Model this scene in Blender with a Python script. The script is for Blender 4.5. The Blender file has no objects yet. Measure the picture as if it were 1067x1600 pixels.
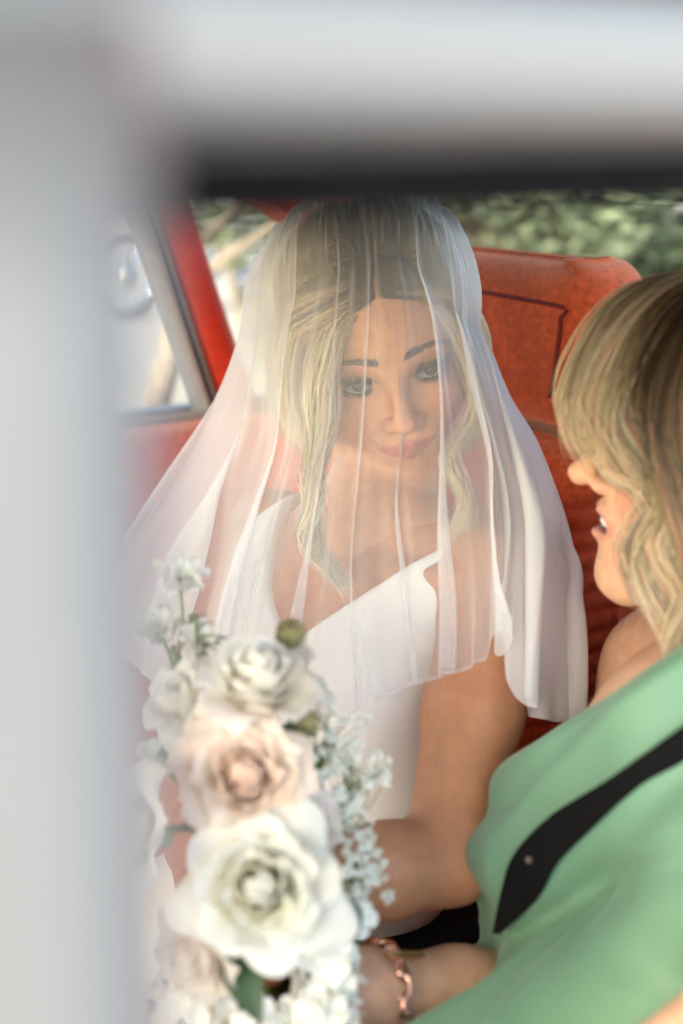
import bpy, math, random
import numpy as np
from mathutils import Vector, Matrix

# ------------------------------------------------------------------ camera, sky, sun, exposure
scene = bpy.context.scene
COL = scene.collection
PITCH, CAM_H, FPX = math.radians(15.0), 1.33, 2222.0      # focal length in pixels of a 1067 x 1600 picture
cam = bpy.data.cameras.new('camera'); camo = bpy.data.objects.new('camera', cam); COL.objects.link(camo)
camo.location = (0, 0, CAM_H); camo.rotation_euler = (math.pi/2 - PITCH, 0, 0)
cam.sensor_fit = 'VERTICAL'; cam.sensor_height = 36.0; cam.sensor_width = 24.0; cam.lens = 50.0
cam.clip_start = 0.02; cam.clip_end = 500
cam.dof.use_dof = True; cam.dof.focus_distance = 1.19; cam.dof.aperture_fstop = 3.0
scene.camera = camo

THETA = math.radians(34)                                   # the car's long axis against the line of sight
LAT = np.array([-math.sin(THETA), math.cos(THETA), 0.0])   # across the car, to its far side
REAR = np.array([math.cos(THETA), math.sin(THETA), 0.0])   # to the car's tail

SUN_EL = math.radians(33)                                   # a hazy sun over the photographer's left shoulder
sun_h = np.array([-.64, -.768, 0.0])
to_sun = Vector((sun_h[0]*math.cos(SUN_EL), sun_h[1]*math.cos(SUN_EL), math.sin(SUN_EL)))
world = bpy.data.worlds.new('World'); scene.world = world; world.use_nodes = True
nt = world.node_tree; nt.nodes.clear()
sky = nt.nodes.new('ShaderNodeTexSky'); sky.sky_type = 'NISHITA'; sky.sun_disc = False
sky.sun_elevation = SUN_EL; sky.sun_rotation = math.atan2(to_sun.x, to_sun.y)
sky.air_density = 0.5; sky.dust_density = 1.3; sky.ozone_density = 0.0
bg = nt.nodes.new('ShaderNodeBackground'); bg.inputs['Strength'].default_value = 0.15
out = nt.nodes.new('ShaderNodeOutputWorld')
nt.links.new(sky.outputs[0], bg.inputs['Color']); nt.links.new(bg.outputs[0], out.inputs['Surface'])
sun = bpy.data.lights.new('sun', 'SUN'); sun.energy = 1.0; sun.angle = math.radians(12.0); sun.color = (1.0, 0.95, 0.88)
suno = bpy.data.objects.new('sun', sun); COL.objects.link(suno)
suno.rotation_euler = to_sun.to_track_quat('Z', 'Y').to_euler(); suno.location = (-5, -3, 4)
vs = scene.view_settings; vs.view_transform = 'Standard'; vs.look = 'None'; vs.exposure = 3.62; vs.gamma = 1.0
vs.use_white_balance = True; vs.white_balance_temperature = 7700; vs.white_balance_tint = 2
scene.cycles.use_denoising = True
scene.cycles.max_bounces = 12; scene.cycles.diffuse_bounces = 6; scene.cycles.transparent_max_bounces = 40
scene.cycles.transmission_bounces = 6; scene.cycles.sample_clamp_indirect = 0.6; scene.cycles.use_adaptive_sampling = False; scene.cycles.use_light_tree = False
scene.cycles.caustics_reflective = False; scene.cycles.caustics_refractive = False

# ------------------------------------------------------------------ helpers
CAMP = np.array([0, 0, CAM_H])
CF = np.array([0, math.cos(PITCH), -math.sin(PITCH)]); CX = np.array([1.0, 0, 0]); CU = np.array([0, math.sin(PITCH), math.cos(PITCH)])
def ray(px, py): return CF + (px-533.5)/FPX*CX + (800-py)/FPX*CU
def P(px, py, d): return CAMP + d*ray(px, py)                       # a point seen at a pixel, d metres deep
def PL(px, py, l): v = ray(px, py); return CAMP + v*(l/float(v@LAT))  # the same on the car's plane at lateral distance l
def PR(px, py, r): v = ray(px, py); return CAMP + v*(r/float(v@REAR))
def PG(px, py, z=0.0): v = ray(px, py); return CAMP + v*((z-CAM_H)/v[2])
def K(l, r, z): q = l*LAT + r*REAR; return np.array([q[0], q[1], z])  # car coordinates
rng = np.random.default_rng(11)
random.seed(5)

def empty(name, loc, label=None, cat=None, group=None, kind=None):
    o = bpy.data.objects.new(name, None); COL.objects.link(o); o.location = tuple(loc); o.empty_display_size = 0.05
    return tag(o, label, cat, group, kind)
def tag(o, label=None, cat=None, group=None, kind=None):
    if label: o['label'] = label
    if cat: o['category'] = cat
    if group: o['group'] = group
    if kind: o['kind'] = kind
    return o
def wloc(o):
    v = Vector(o.location)
    while o.parent: o = o.parent; v = v + Vector(o.location)
    return v
def link_mesh(name, me, parent=None, loc=(0, 0, 0)):
    o = bpy.data.objects.new(name, me); COL.objects.link(o)
    if parent is not None:
        o.parent = parent; o.location = Vector(loc) - wloc(parent)
    else: o.location = loc
    return o
def make(name, V, F, mat, parent=None, smooth=True, col=None, uv=None):
    """one mesh object from world points; its origin goes to the middle of its box"""
    V = np.asarray(V, dtype=np.float64).reshape(-1, 3)
    c = (V.min(0)+V.max(0))/2
    me = bpy.data.meshes.new(name)
    W = (V-c).astype(np.float32)
    F = F if isinstance(F, np.ndarray) else list(F)
    if isinstance(F, np.ndarray):
        k = F.shape[1]; n = len(F)
        me.vertices.add(len(W)); me.vertices.foreach_set('co', W.ravel())
        me.loops.add(n*k); me.loops.foreach_set('vertex_index', F.astype(np.int32).ravel())
        me.polygons.add(n); me.polygons.foreach_set('loop_start', np.arange(0, n*k, k, dtype=np.int32))
        me.update(calc_edges=True)
    else:
        me.from_pydata([tuple(map(float, v)) for v in W], [], [tuple(map(int, f)) for f in F]); me.update()
    if smooth: me.polygons.foreach_set('use_smooth', np.ones(len(me.polygons), dtype=bool))
    if col is not None:
        at = me.color_attributes.new('Col', 'FLOAT_COLOR', 'POINT')
        C4 = np.ones((len(W), 4), np.float32); C4[:, :col.shape[1]] = col
        at.data.foreach_set('color', C4.ravel())
    if mat is not None: me.materials.append(mat)
    return link_mesh(name, me, parent, c)
def share(o, name, parent, M):
    """another object with the same mesh data, placed by a world matrix"""
    c = bpy.data.objects.new(name, o.data if hasattr(o, 'data') else o); COL.objects.link(c)
    c.parent = parent
    m = M.copy()
    if parent is not None: m.translation = m.translation - wloc(parent)
    c.matrix_local = m
    return c
def cat_mesh(parts):
    Vs, Fs, n = [], [], 0
    for V, F in parts:
        V = np.asarray(V, float).reshape(-1, 3)
        Vs.append(V); Fs += [tuple(int(i)+n for i in f) for f in F]; n += len(V)
    return np.concatenate(Vs), Fs
def grid_faces(nu, nv, cu=False, cv=False):
    I = np.arange(nu*nv).reshape(nu, nv)
    if cu: I = np.vstack([I, I[:1]])
    if cv: I = np.hstack([I, I[:, :1]])
    return np.stack([I[:-1, :-1], I[1:, :-1], I[1:, 1:], I[:-1, 1:]], -1).reshape(-1, 4)
def unit(v): v = np.asarray(v, float); return v/max(np.linalg.norm(v), 1e-9)
def spline(pts, n, closed=False):
    """Catmull-Rom through the points (any dimension), n samples spread by length"""
    p = np.asarray(pts, float); m = len(p)
    if m == 2: t = np.linspace(0, 1, n)[:, None]; return p[0]*(1-t)+p[1]*t
    q = np.vstack([2*p[0]-p[1], p, 2*p[-1]-p[-2]])
    o = []
    for i in range(m-1):
        t = np.linspace(0, 1, 24, endpoint=False)[:, None]; a, b, c, d = q[i:i+4]
        o.append(.5*((2*b)+(-a+c)*t+(2*a-5*b+4*c-d)*t**2+(-a+3*b-3*c+d)*t**3))
    o = np.vstack(o+[p[-1:]])
    s = np.r_[0, np.cumsum(np.linalg.norm(np.diff(o[:, :3], axis=0), axis=1))]
    u = np.linspace(0, s[-1], n)
    return np.stack([np.interp(u, s, o[:, k]) for k in range(o.shape[1])], 1)
def frames(path):
    T = np.gradient(path, axis=0); T /= np.linalg.norm(T, axis=1)[:, None]+1e-12
    n = np.cross(T[0], [0.3, 0.2, 1.0]); n = unit(n); N = [n]
    for i in range(1, len(path)):
        n = n - T[i]*(n@T[i]); n = unit(n); N.append(n)
    N = np.array(N); return T, N, np.cross(T, N)
def tube(path, rad, k=8, cap=True, squash=1.0):
    path = np.asarray(path, float); n = len(path); rad = np.broadcast_to(np.asarray(rad, float), (n,))
    T, N, B = frames(path); a = np.linspace(0, 2*math.pi, k, endpoint=False)
    V = path[:, None]+rad[:, None, None]*(np.cos(a)[None, :, None]*N[:, None]+squash*np.sin(a)[None, :, None]*B[:, None])
    V = V.reshape(-1, 3); F = [tuple(f) for f in grid_faces(n, k, cv=True)]
    if cap: F += [tuple(range(k))[::-1], tuple(range((n-1)*k, n*k))]
    return V, F
def sweep(path, prof, up, cap=True):
    """a closed 2D profile (side, up) swept along a path; up is a fixed direction"""
    path = np.asarray(path, float); prof = np.asarray(prof, float); n, k = len(path), len(prof)
    T = np.gradient(path, axis=0); T /= np.linalg.norm(T, axis=1)[:, None]
    S = np.cross(T, np.asarray(up, float)); S /= np.linalg.norm(S, axis=1)[:, None]; U = np.cross(S, T)
    V = path[:, None]+prof[None, :, :1]*S[:, None]+prof[None, :, 1:]*U[:, None]
    F = [tuple(f) for f in grid_faces(n, k, cv=True)]
    if cap: F += [tuple(range(k))[::-1], tuple(range((n-1)*k, n*k))]
    return V.reshape(-1, 3), F
def rrect(w, h, r, k=4):
    o = []
    for cx, cy, a0 in ((w/2-r, h/2-r, 0), (-w/2+r, h/2-r, 90), (-w/2+r, -h/2+r, 180), (w/2-r, -h/2+r, 270)):
        for i in range(k+1):
            a = math.radians(a0+90*i/k); o.append((cx+r*math.cos(a), cy+r*math.sin(a)))
    return np.array(o)
def prism(poly, off):
    """polygon of world points extruded by a vector"""
    A = np.asarray(poly, float); n = len(A); V = np.vstack([A, A+np.asarray(off, float)])
    F = [tuple(range(n)), tuple(range(n, 2*n))[::-1]]+[(i, i+n, (i+1) % n+n, (i+1) % n) for i in range(n)]
    return V, F
def lathe(c, axis, prof, k=24):
    """profile of (radius, height) about an axis through c"""
    axis = unit(axis); n = unit(np.cross(axis, [0.31, 0.95, 0.1])); b = np.cross(axis, n)
    a = np.linspace(0, 2*math.pi, k, endpoint=False); prof = np.asarray(prof, float)
    V = np.asarray(c)+prof[:, 0, None, None]*(np.cos(a)[None, :, None]*n+np.sin(a)[None, :, None]*b)+prof[:, 1, None, None]*axis
    return V.reshape(-1, 3), [tuple(f) for f in grid_faces(len(prof), k, cv=True)]
def bevel(o, w, seg=2):
    m = o.modifiers.new('bevel', 'BEVEL'); m.width = w; m.segments = seg; m.limit_method = 'ANGLE'; m.angle_limit = math.radians(35)
    return o
_np_rng = np.random.default_rng(3); _LAT3 = _np_rng.random((32, 32, 32))
def vnoise(p):
    """value noise in [0,1] at points (N,3)"""
    p = np.asarray(p, float); i = np.floor(p).astype(int); f = p-i; f = f*f*(3-2*f); o = 0
    for dx in (0, 1):
        for dy in (0, 1):
            for dz in (0, 1):
                w = (f[..., 0] if dx else 1-f[..., 0])*(f[..., 1] if dy else 1-f[..., 1])*(f[..., 2] if dz else 1-f[..., 2])
                o = o+w*_LAT3[(i[..., 0]+dx) % 32, (i[..., 1]+dy) % 32, (i[..., 2]+dz) % 32]
    return o

# ------------------------------------------------------------------ materials
def M(name, color=(.5, .5, .5), rough=.5, metal=0, spec=.5, sheen=0, sheen_tint=(1, 1, 1), sss=0, sss_rad=(1, .35, .2), sss_scale=.01,
      coat=0, vcol=False, var=0, vscale=30, bump=0, bscale=200, transl=0, detail=3, stretch=None):
    m = bpy.data.materials.new(name); m.use_nodes = True; t = m.node_tree; N = t.nodes; b = N['Principled BSDF']; Lk = t.links
    b.inputs['Roughness'].default_value = rough; b.inputs['Metallic'].default_value = metal
    b.inputs['Specular IOR Level'].default_value = spec; b.inputs['Coat Weight'].default_value = coat; b.inputs['Coat Roughness'].default_value = .08
    b.inputs['Sheen Weight'].default_value = sheen; b.inputs['Sheen Tint'].default_value = (*sheen_tint, 1); b.inputs['Sheen Roughness'].default_value = .45
    if sss:
        b.inputs['Subsurface Weight'].default_value = sss; b.inputs['Subsurface Radius'].default_value = sss_rad; b.inputs['Subsurface Scale'].default_value = sss_scale
    src = None
    if vcol:
        a = N.new('ShaderNodeVertexColor'); a.layer_name = 'Col'; src = a.outputs['Color']
    else:
        b.inputs['Base Color'].default_value = (*color, 1)
    tc = N.new('ShaderNodeTexCoord'); co = tc.outputs['Object']
    if stretch:
        mp = N.new('ShaderNodeMapping'); mp.inputs['Scale'].default_value = stretch; Lk.new(co, mp.inputs['Vector']); co = mp.outputs[0]
    if var:
        n = N.new('ShaderNodeTexNoise'); n.inputs['Scale'].default_value = vscale; n.inputs['Detail'].default_value = detail; Lk.new(co, n.inputs['Vector'])
        r = N.new('ShaderNodeMapRange'); r.inputs['From Min'].default_value = .3; r.inputs['From Max'].default_value = .7
        r.inputs['To Min'].default_value = 1-var; r.inputs['To Max'].default_value = 1+var; Lk.new(n.outputs['Fac'], r.inputs['Value'])
        x = N.new('ShaderNodeVectorMath'); x.operation = 'SCALE'
        if src is not None: Lk.new(src, x.inputs[0])
        else: x.inputs[0].default_value = color
        Lk.new(r.outputs[0], x.inputs['Scale']); src = x.outputs[0]
    if src is not None: Lk.new(src, b.inputs['Base Color'])
    if bump:
        n = N.new('ShaderNodeTexNoise'); n.inputs['Scale'].default_value = bscale; n.inputs['Detail'].default_value = detail; Lk.new(co, n.inputs['Vector'])
        u = N.new('ShaderNodeBump'); u.inputs['Strength'].default_value = bump; u.inputs['Distance'].default_value = .002
        Lk.new(n.outputs['Fac'], u.inputs['Height']); Lk.new(u.outputs[0], b.inputs['Normal'])
    if transl:
        tr = N.new('ShaderNodeBsdfTranslucent'); mx = N.new('ShaderNodeMixShader'); mx.inputs[0].default_value = transl
        if src is not None: Lk.new(src, tr.inputs['Color'])
        else: tr.inputs['Color'].default_value = (*color, 1)
        Lk.new(b.outputs[0], mx.inputs[1]); Lk.new(tr.outputs[0], mx.inputs[2]); Lk.new(mx.outputs[0], N['Material Output'].inputs['Surface'])
    return m
def glass_mat(name, tint=(1, 1, 1), refl=.06, rough=.0):
    m = bpy.data.materials.new(name); m.use_nodes = True; t = m.node_tree; N = t.nodes; N.remove(N['Principled BSDF'])
    a = N.new('ShaderNodeBsdfTransparent'); a.inputs[0].default_value = (*tint, 1)
    g = N.new('ShaderNodeBsdfGlossy'); g.inputs['Roughness'].default_value = rough
    ge = N.new('ShaderNodeNewGeometry'); dp = N.new('ShaderNodeVectorMath'); dp.operation = 'DOT_PRODUCT'
    t.links.new(ge.outputs['Incoming'], dp.inputs[0]); t.links.new(ge.outputs['Normal'], dp.inputs[1])
    def mm(op, a, b):
        q = N.new('ShaderNodeMath'); q.operation = op
        for i, v in enumerate((a, b)):
            if isinstance(v, (int, float)): q.inputs[i].default_value = v
            elif v is not None: t.links.new(v, q.inputs[i])
        return q
    f = mm('ADD', mm('MULTIPLY', mm('POWER', mm('SUBTRACT', 1.0, mm('ABSOLUTE', dp.outputs['Value'], None).outputs[0]).outputs[0], 5.0).outputs[0], .9).outputs[0], .025)
    x = N.new('ShaderNodeMixShader'); t.links.new(f.outputs[0], x.inputs[0]); t.links.new(a.outputs[0], x.inputs[1]); t.links.new(g.outputs[0], x.inputs[2])
    t.links.new(x.outputs[0], N['Material Output'].inputs['Surface'])
    return m
MT = {}
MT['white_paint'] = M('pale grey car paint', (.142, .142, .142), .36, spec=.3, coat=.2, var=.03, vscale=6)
MT['rubber'] = M('black rubber', (.004, .004, .004), .8, spec=.04, var=.2, vscale=40)
MT['trim_metal'] = M('brushed window trim', (.075, .064, .060), .5, spec=.2, metal=.3, var=.1, vscale=60)
MT['taupe'] = M('taupe window frame', (.26, .225, .205), .5, spec=.3, var=.1, vscale=60)
MT['chrome'] = M('chrome', (.62, .61, .6), .12, metal=1, var=.06, vscale=30)
MT['velour'] = M('red velour', (.72, .118, .042), .85, spec=.15, sheen=.8, sheen_tint=(1, .55, .36), var=.22, vscale=150, bump=.6, bscale=900, detail=5)
MT['piping'] = M('dark red piping', (.20, .012, .006), .7, var=.1, vscale=90)
MT['red_trim'] = M('red vinyl pillar trim', (.50, .032, .012), .6, spec=.3, sheen=.25, sheen_tint=(1, .5, .3), var=.08, vscale=80, bump=.2, bscale=1200)
MT['headliner'] = M('dark headliner cloth', (.022, .012, .010), .9, spec=.1, var=.15, vscale=200)
MT['glass'] = glass_mat('window glass', (.93, .95, .94))
MT['wire'] = M('defroster wire', (.10, .07, .05), .6)
MT['carpet'] = M('black floor carpet', (.008, .007, .007), .95, spec=.05, var=.3, vscale=300, bump=.5, bscale=800)
MT['black'] = M('black vinyl', (.006, .0055, .005), .6, spec=.12, var=.1, vscale=60)
# ------------------------------------------------------------------ ground
def ground():
    t = np.linspace(-1, 1, 41); g = np.sign(t)*np.abs(t)**2.2*240
    X, Y = np.meshgrid(g, g+6, indexing='ij'); Z = np.zeros_like(X)
    V = np.stack([X, Y, Z], -1).reshape(-1, 3)
    m = M('pale gravel', (.24, .225, .205), .95, spec=.1, var=.22, vscale=9, bump=.5, bscale=120, detail=6)
    o = make('ground', V, grid_faces(41, 41), m); o['kind'] = 'structure'
ground()

# ------------------------------------------------------------------ the car
car = empty('car', K(.9, .2, 0), 'grey vintage car with red velour seats and trim, seen through its open rear door', 'car')
def kbox(name, l0, l1, r0, r1, z0, z1, mat, parent, bv=.004):
    V = [K(l, r, z) for z in (z0, z1) for (l, r) in ((l0, r0), (l1, r0), (l1, r1), (l0, r1))]
    F = [(3, 2, 1, 0), (4, 5, 6, 7), (0, 1, 5, 4), (1, 2, 6, 5), (2, 3, 7, 6), (3, 0, 4, 7)]
    o = make(name, V, F, MT[mat], parent, smooth=False)
    if bv: bevel(o, bv, 2)
    return o
def kprism(name, rz, l0, l1, mat, parent, bv=.004, l_of_z=None):
    """outline in the car's side plane (r, z), between two lateral distances"""
    A = [K(l0 if l_of_z is None else l0+l_of_z(z), r, z) for r, z in rz]
    V, F = prism(A, LAT*(l1-l0)); o = make(name, V, F, MT[mat], parent, smooth=False)
    if bv: bevel(o, bv, 2)
    return o
ROOF_EDGE = 1.3675
def roof_z(l, r):
    u = (l-.93)/.68; e = ROOF_EDGE-.05*np.clip((-.1-r)/.45, 0, 1)**2
    return e+.035*(1-u*u)
def roof():
    nl, nr = 24, 30; l = np.linspace(.256, 1.61, nl); r = np.linspace(-.55, .96, nr)
    Lg, Rg = np.meshgrid(l, r, indexing='ij')
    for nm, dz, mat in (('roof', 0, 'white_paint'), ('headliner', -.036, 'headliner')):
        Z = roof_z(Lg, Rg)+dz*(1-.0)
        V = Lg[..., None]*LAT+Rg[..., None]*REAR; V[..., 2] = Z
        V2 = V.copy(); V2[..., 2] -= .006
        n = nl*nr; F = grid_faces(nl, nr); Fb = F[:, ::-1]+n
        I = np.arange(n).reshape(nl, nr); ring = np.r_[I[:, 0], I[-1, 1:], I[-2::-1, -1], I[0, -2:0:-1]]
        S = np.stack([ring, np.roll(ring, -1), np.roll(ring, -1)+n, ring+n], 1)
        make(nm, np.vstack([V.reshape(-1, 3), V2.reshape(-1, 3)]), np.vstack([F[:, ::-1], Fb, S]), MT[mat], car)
roof()
def rail_path(l, dz, r0=-.5, r1=.96, n=30):
    r = np.linspace(r0, r1, n); return np.array([K(l, x, float(roof_z(.25, x))+dz) for x in r])
# near side: roof rail, trim and rubber seal over the open window
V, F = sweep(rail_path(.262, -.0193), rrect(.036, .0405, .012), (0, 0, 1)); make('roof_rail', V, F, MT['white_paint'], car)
V, F = sweep(rail_path(.243, -.001), rrect(.010, .006, .0025), (0, 0, 1)); make('rain_gutter', V, F, MT['chrome'], car)
V, F = sweep(rail_path(.266, -.0408), rrect(.026, .0030, .0014), (0, 0, 1)); make('window_trim', V, F, MT['trim_metal'], car)
V, F = sweep(rail_path(.274, -.0493), rrect(.038, .0136, .003), (0, 0, 1)); make('window_seal', V, F, MT['rubber'], car)
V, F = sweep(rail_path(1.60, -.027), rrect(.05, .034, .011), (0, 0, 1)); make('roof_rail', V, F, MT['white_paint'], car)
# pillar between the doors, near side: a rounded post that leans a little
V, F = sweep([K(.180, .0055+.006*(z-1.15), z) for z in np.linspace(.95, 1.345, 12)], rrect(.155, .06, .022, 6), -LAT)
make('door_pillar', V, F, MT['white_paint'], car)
V, F = sweep([K(.300, .100, z) for z in np.linspace(.95, 1.32, 8)], rrect(.012, .02, .004), -LAT); make('door_seal', V, F, MT['rubber'], car)
V, F = sweep([K(1.58, .03, z) for z in np.linspace(.95, 1.31, 8)], rrect(.12, .05, .015), -LAT); make('door_pillar', V, F, MT['red_trim'], car)
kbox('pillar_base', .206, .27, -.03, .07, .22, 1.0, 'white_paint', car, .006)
# body sides
def arch(rc, r0, r1, rad=.34, zc=.30, n=14):
    a = np.linspace(math.pi, 0, n); return [(rc+rad*math.cos(t), max(.2, zc+rad*math.sin(t))) for t in a]
def side(l0, l1, far):
    bulge = (lambda z: (.055*((z-.62)/.4)**2)) if not far else (lambda z: -(.055*((z-.62)/.4)**2))
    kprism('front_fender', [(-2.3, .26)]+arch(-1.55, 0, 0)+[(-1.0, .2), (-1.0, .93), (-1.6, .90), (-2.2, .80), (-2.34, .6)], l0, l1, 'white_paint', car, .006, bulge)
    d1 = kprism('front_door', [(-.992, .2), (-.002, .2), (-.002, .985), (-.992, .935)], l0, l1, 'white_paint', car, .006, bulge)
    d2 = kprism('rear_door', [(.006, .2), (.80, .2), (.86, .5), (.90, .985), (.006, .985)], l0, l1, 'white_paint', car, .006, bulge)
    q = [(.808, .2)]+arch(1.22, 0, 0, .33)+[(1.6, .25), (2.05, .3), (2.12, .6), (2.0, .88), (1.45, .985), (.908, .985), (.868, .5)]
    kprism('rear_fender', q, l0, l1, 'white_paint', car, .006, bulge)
    s = -1 if not far else 1
    for dd, rr in ((d1, -.12), (d2, .72)):
        lo = (l0 if not far else l1)
        V, F = tube([K(lo+s*.028, rr+t, .86) for t in (-.06, -.05, 0, .05, .06)], [.006, .008, .008, .008, .006], 8); make('door_handle', V, F, MT['chrome'], dd)
    if not far:    # the near rear door stands open, swung forward on the pillar
        hinge = Vector(K(.17, -.01, 0)); rot = Matrix.Rotation(math.radians(-78), 4, 'Z')
        for o in (d2, *d2.children):
            w = wloc(o); me = o.data; me.transform(rot); n = hinge+rot.to_3x3() @ (w-hinge)
            o['_n'] = tuple(n)
        d2.location = Vector(d2['_n'])-wloc(car)
        for c in d2.children: c.location = Vector(c['_n'])-Vector(d2['_n'])
        for o in (d2, *d2.children): del o['_n']
side(.165, .20, False); side(1.66, 1.695, True)
for l in (.26, 1.60):
    for rc in (-1.55, 1.22):
        c = K(l, rc, .30)
        V, F = lathe(c, LAT, [(.17, -.085), (.27, -.085), (.295, -.06), (.30, 0), (.295, .06), (.27, .085), (.17, .085), (.17, -.085)], 40); w = make('wheel', V, F, MT['rubber'], car)
        V, F = lathe(c, LAT*(-1 if l < 1 else 1), [(.0, .05), (.05, .06), (.07, .045), (.13, .05), (.168, .07), (.168, -.07)], 32); make('hubcap', V, F, MT['chrome'], w)
def loft_panel(name, rows, mat, th=.01):
    A = np.array([[K(l, r, z) for l in np.linspace(.2, 1.66, 17)] for r, z in rows]); A[..., 2] += .03*(1-np.linspace(-1, 1, 17)**2)[None]
    V, F = A.reshape(-1, 3), grid_faces(len(rows), 17); B = V.copy(); B[:, 2] -= th
    make(name, np.vstack([V, B]), np.vstack([F, F[:, ::-1]+len(V)]), MT[mat], car)
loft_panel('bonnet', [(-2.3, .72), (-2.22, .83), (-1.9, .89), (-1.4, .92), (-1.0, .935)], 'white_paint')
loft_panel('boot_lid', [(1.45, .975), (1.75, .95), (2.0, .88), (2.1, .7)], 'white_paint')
kbox('floor_pan', .22, 1.64, -1.0, 1.3, .20, .24, 'carpet', car, 0)
kbox('firewall', .22, 1.64, -1.06, -1.02, .24, .92, 'black', car, 0)
kbox('parcel_shelf', .22, 1.64, 1.10, 1.46, .93, .965, 'black', car, .005)
kbox('boot_wall', .22, 1.64, 1.10, 1.13, .24, .93, 'black', car, 0)
for rr, zz in ((-2.36, .42), (2.14, .42)):
    V, F = sweep([K(l, rr+(.05 if rr > 0 else -.05)*(1-((l-.93)/.75)**2), zz) for l in np.linspace(.2, 1.66, 15)], rrect(.05, .11, .02), (0, 0, 1)); make('bumper', V, F, MT['chrome'], car)

# far side: pillar by the bride's head, small quarter light, rear post
zt, zb = 1.30, .985
def lerp(a, b, t): return a+(b-a)*t
def c_edge(z, k):   # k: 0 front .. 1 rear
    t = (1.25-z)/(1.25-1.0); f = .777+.084*t; b = .837+.078*t+.010*t*t; return f+(b-f)*k
def c_pillar():
    zs = np.linspace(.97, 1.335, 20); prof = []
    rows = []
    for z in zs:
        f, b = c_edge(z, 0), c_edge(z, 1); w = b-f
        pts = [(1.60, f), (1.562, f), (1.548, f+.006), (1.543, f+w*.30), (1.541, f+w*.55), (1.546, f+w*.70), (1.556, f+w*.86), (1.572, b-.002), (1.60, b)]
        rows.append([K(l, r, z) for l, r in pts])
    V = np.array(rows); n, k = V.shape[:2]
    return make('rear_pillar', V.reshape(-1, 3), [tuple(f) for f in grid_faces(n, k, cv=True)]+[tuple(range(k))[::-1], tuple(range((n-1)*k, n*k))], MT['red_trim'], car)
cp = c_pillar()
def strip(name, off, w, dl, mat, parent):
    rows = []
    for z in np.linspace(.975, 1.33, 20):
        f = c_edge(z, 0)-off; t = (1.25-z)/.25; ww = w*(1-.25*t)
        rows.append([K(1.60, f-ww, z), K(1.553-dl, f-ww, z), K(1.549-dl, f-ww*.5, z), K(1.553-dl, f, z), K(1.60, f, z)])
    V = np.array(rows); n, k = V.shape[:2]
    return make(name, V.reshape(-1, 3), grid_faces(n, k, cv=True), MT[mat], parent)
strip('pillar_lip', .001, .0050, .0, 'taupe', cp); strip('glass_channel', .0070, .0045, -.004, 'rubber', cp)
strip('window_frame', .0125, .0100, .002, 'taupe', cp)
kprism('rear_post', [(.79, 1.36), (.97, 1.355), (1.09, 1.23), (1.40, .97), (1.28, .97), (1.15, 1.08), (1.00, 1.20), (.93, 1.246), (.84, 1.275)], 1.52, 1.60, 'red_trim', car, .008)
kprism('rear_post', [(.79, 1.36), (.97, 1.355), (1.09, 1.23), (1.40, .97), (1.28, .97), (1.15, 1.08), (1.00, 1.20), (.93, 1.246), (.84, 1.275)], .262, .34, 'red_trim', car, .008)
rows = [[K(l, c_edge(z, k), z) for l, k in ((.245, 0), (.31, 0), (.31, 1), (.245, 1))] for z in np.linspace(.97, 1.335, 10)]
V = np.array(rows); bevel(make('rear_pillar', V.reshape(-1, 3), grid_faces(10, 4, cv=True), MT['white_paint'], car, smooth=False), .006)
# door card below the far window, with a padded top
V, F = sweep([K(1.515, r, .70) for r in np.linspace(-.95, .98, 12)], np.vstack([rrect(.09, .57, .028, 5)]), (0, 0, 1)); dc = make('door_card', V, F, MT['velour'], car)
V, F = sweep([K(1.425, r, .76) for r in np.linspace(.05, .62, 8)], rrect(.08, .06, .025), (0, 0, 1)); make('armrest', V, F, MT['velour'], dc)
V, F = sweep([K(1.562, r, .986) for r in np.linspace(-.95, .92, 8)], rrect(.006, .010, .002), (0, 0, 1)); make('sill_trim', V, F, MT['taupe'], dc)
# glass
def pane(name, pts, th=.004, nrm=None, kids=None):
    V, F = prism(pts, np.asarray(nrm)*th); return make(name, V, F, MT['glass'], car, smooth=False)
pane('side_window', [K(1.588, .09, .98), K(1.588, c_edge(.98, 0)-.02, .98), K(1.588, c_edge(1.32, 0)-.02, 1.32), K(1.588, .09, 1.32)], nrm=LAT)
pane('quarter_window', [K(1.588, .915, .975), K(1.588, 1.27, .975), K(1.588, 1.0, 1.205), K(1.588, .93, 1.25), K(1.588, .84, 1.275)], nrm=LAT)
pane('windscreen', [K(.33, -1.0, .94), K(1.53, -1.0, .94), K(1.5, -.52, 1.31), K(.36, -.52, 1.31)], nrm=REAR)
def rear_glass():  # glass carried higher, out of view, so sky light reaches the bride's crown
    nl, nv = 15, 9; A = np.zeros((nl, nv, 3))
    for i, l in enumerate(np.linspace(.34, 1.52, nl)):
        for j, t in enumerate(np.linspace(0, 1, nv)):
            u = (l-.93)/.59; A[i, j] = K(l, 1.42-.47*t+.05*(1-u*u), .968+.40*t)
    n = nl*nv; B = A+(REAR*.7+np.array([0, 0, .7]))*.004
    F = grid_faces(nl, nv); V = np.vstack([A.reshape(-1, 3), B.reshape(-1, 3)])
    o = make('rear_window', V, np.vstack([F, F[:, ::-1]+n]), MT['glass'], car)
    for t in np.arange(.12, .95, .055):
        p = [K(l, 1.42-.47*t+.05*(1-((l-.93)/.59)**2)-.003, .968+.40*t-.002) for l in np.linspace(.38, 1.48, 15)]
        V, F = tube(p, .00035, 4, False); make('defroster_line', V, F, MT['wire'], o)
rear_glass()

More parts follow.
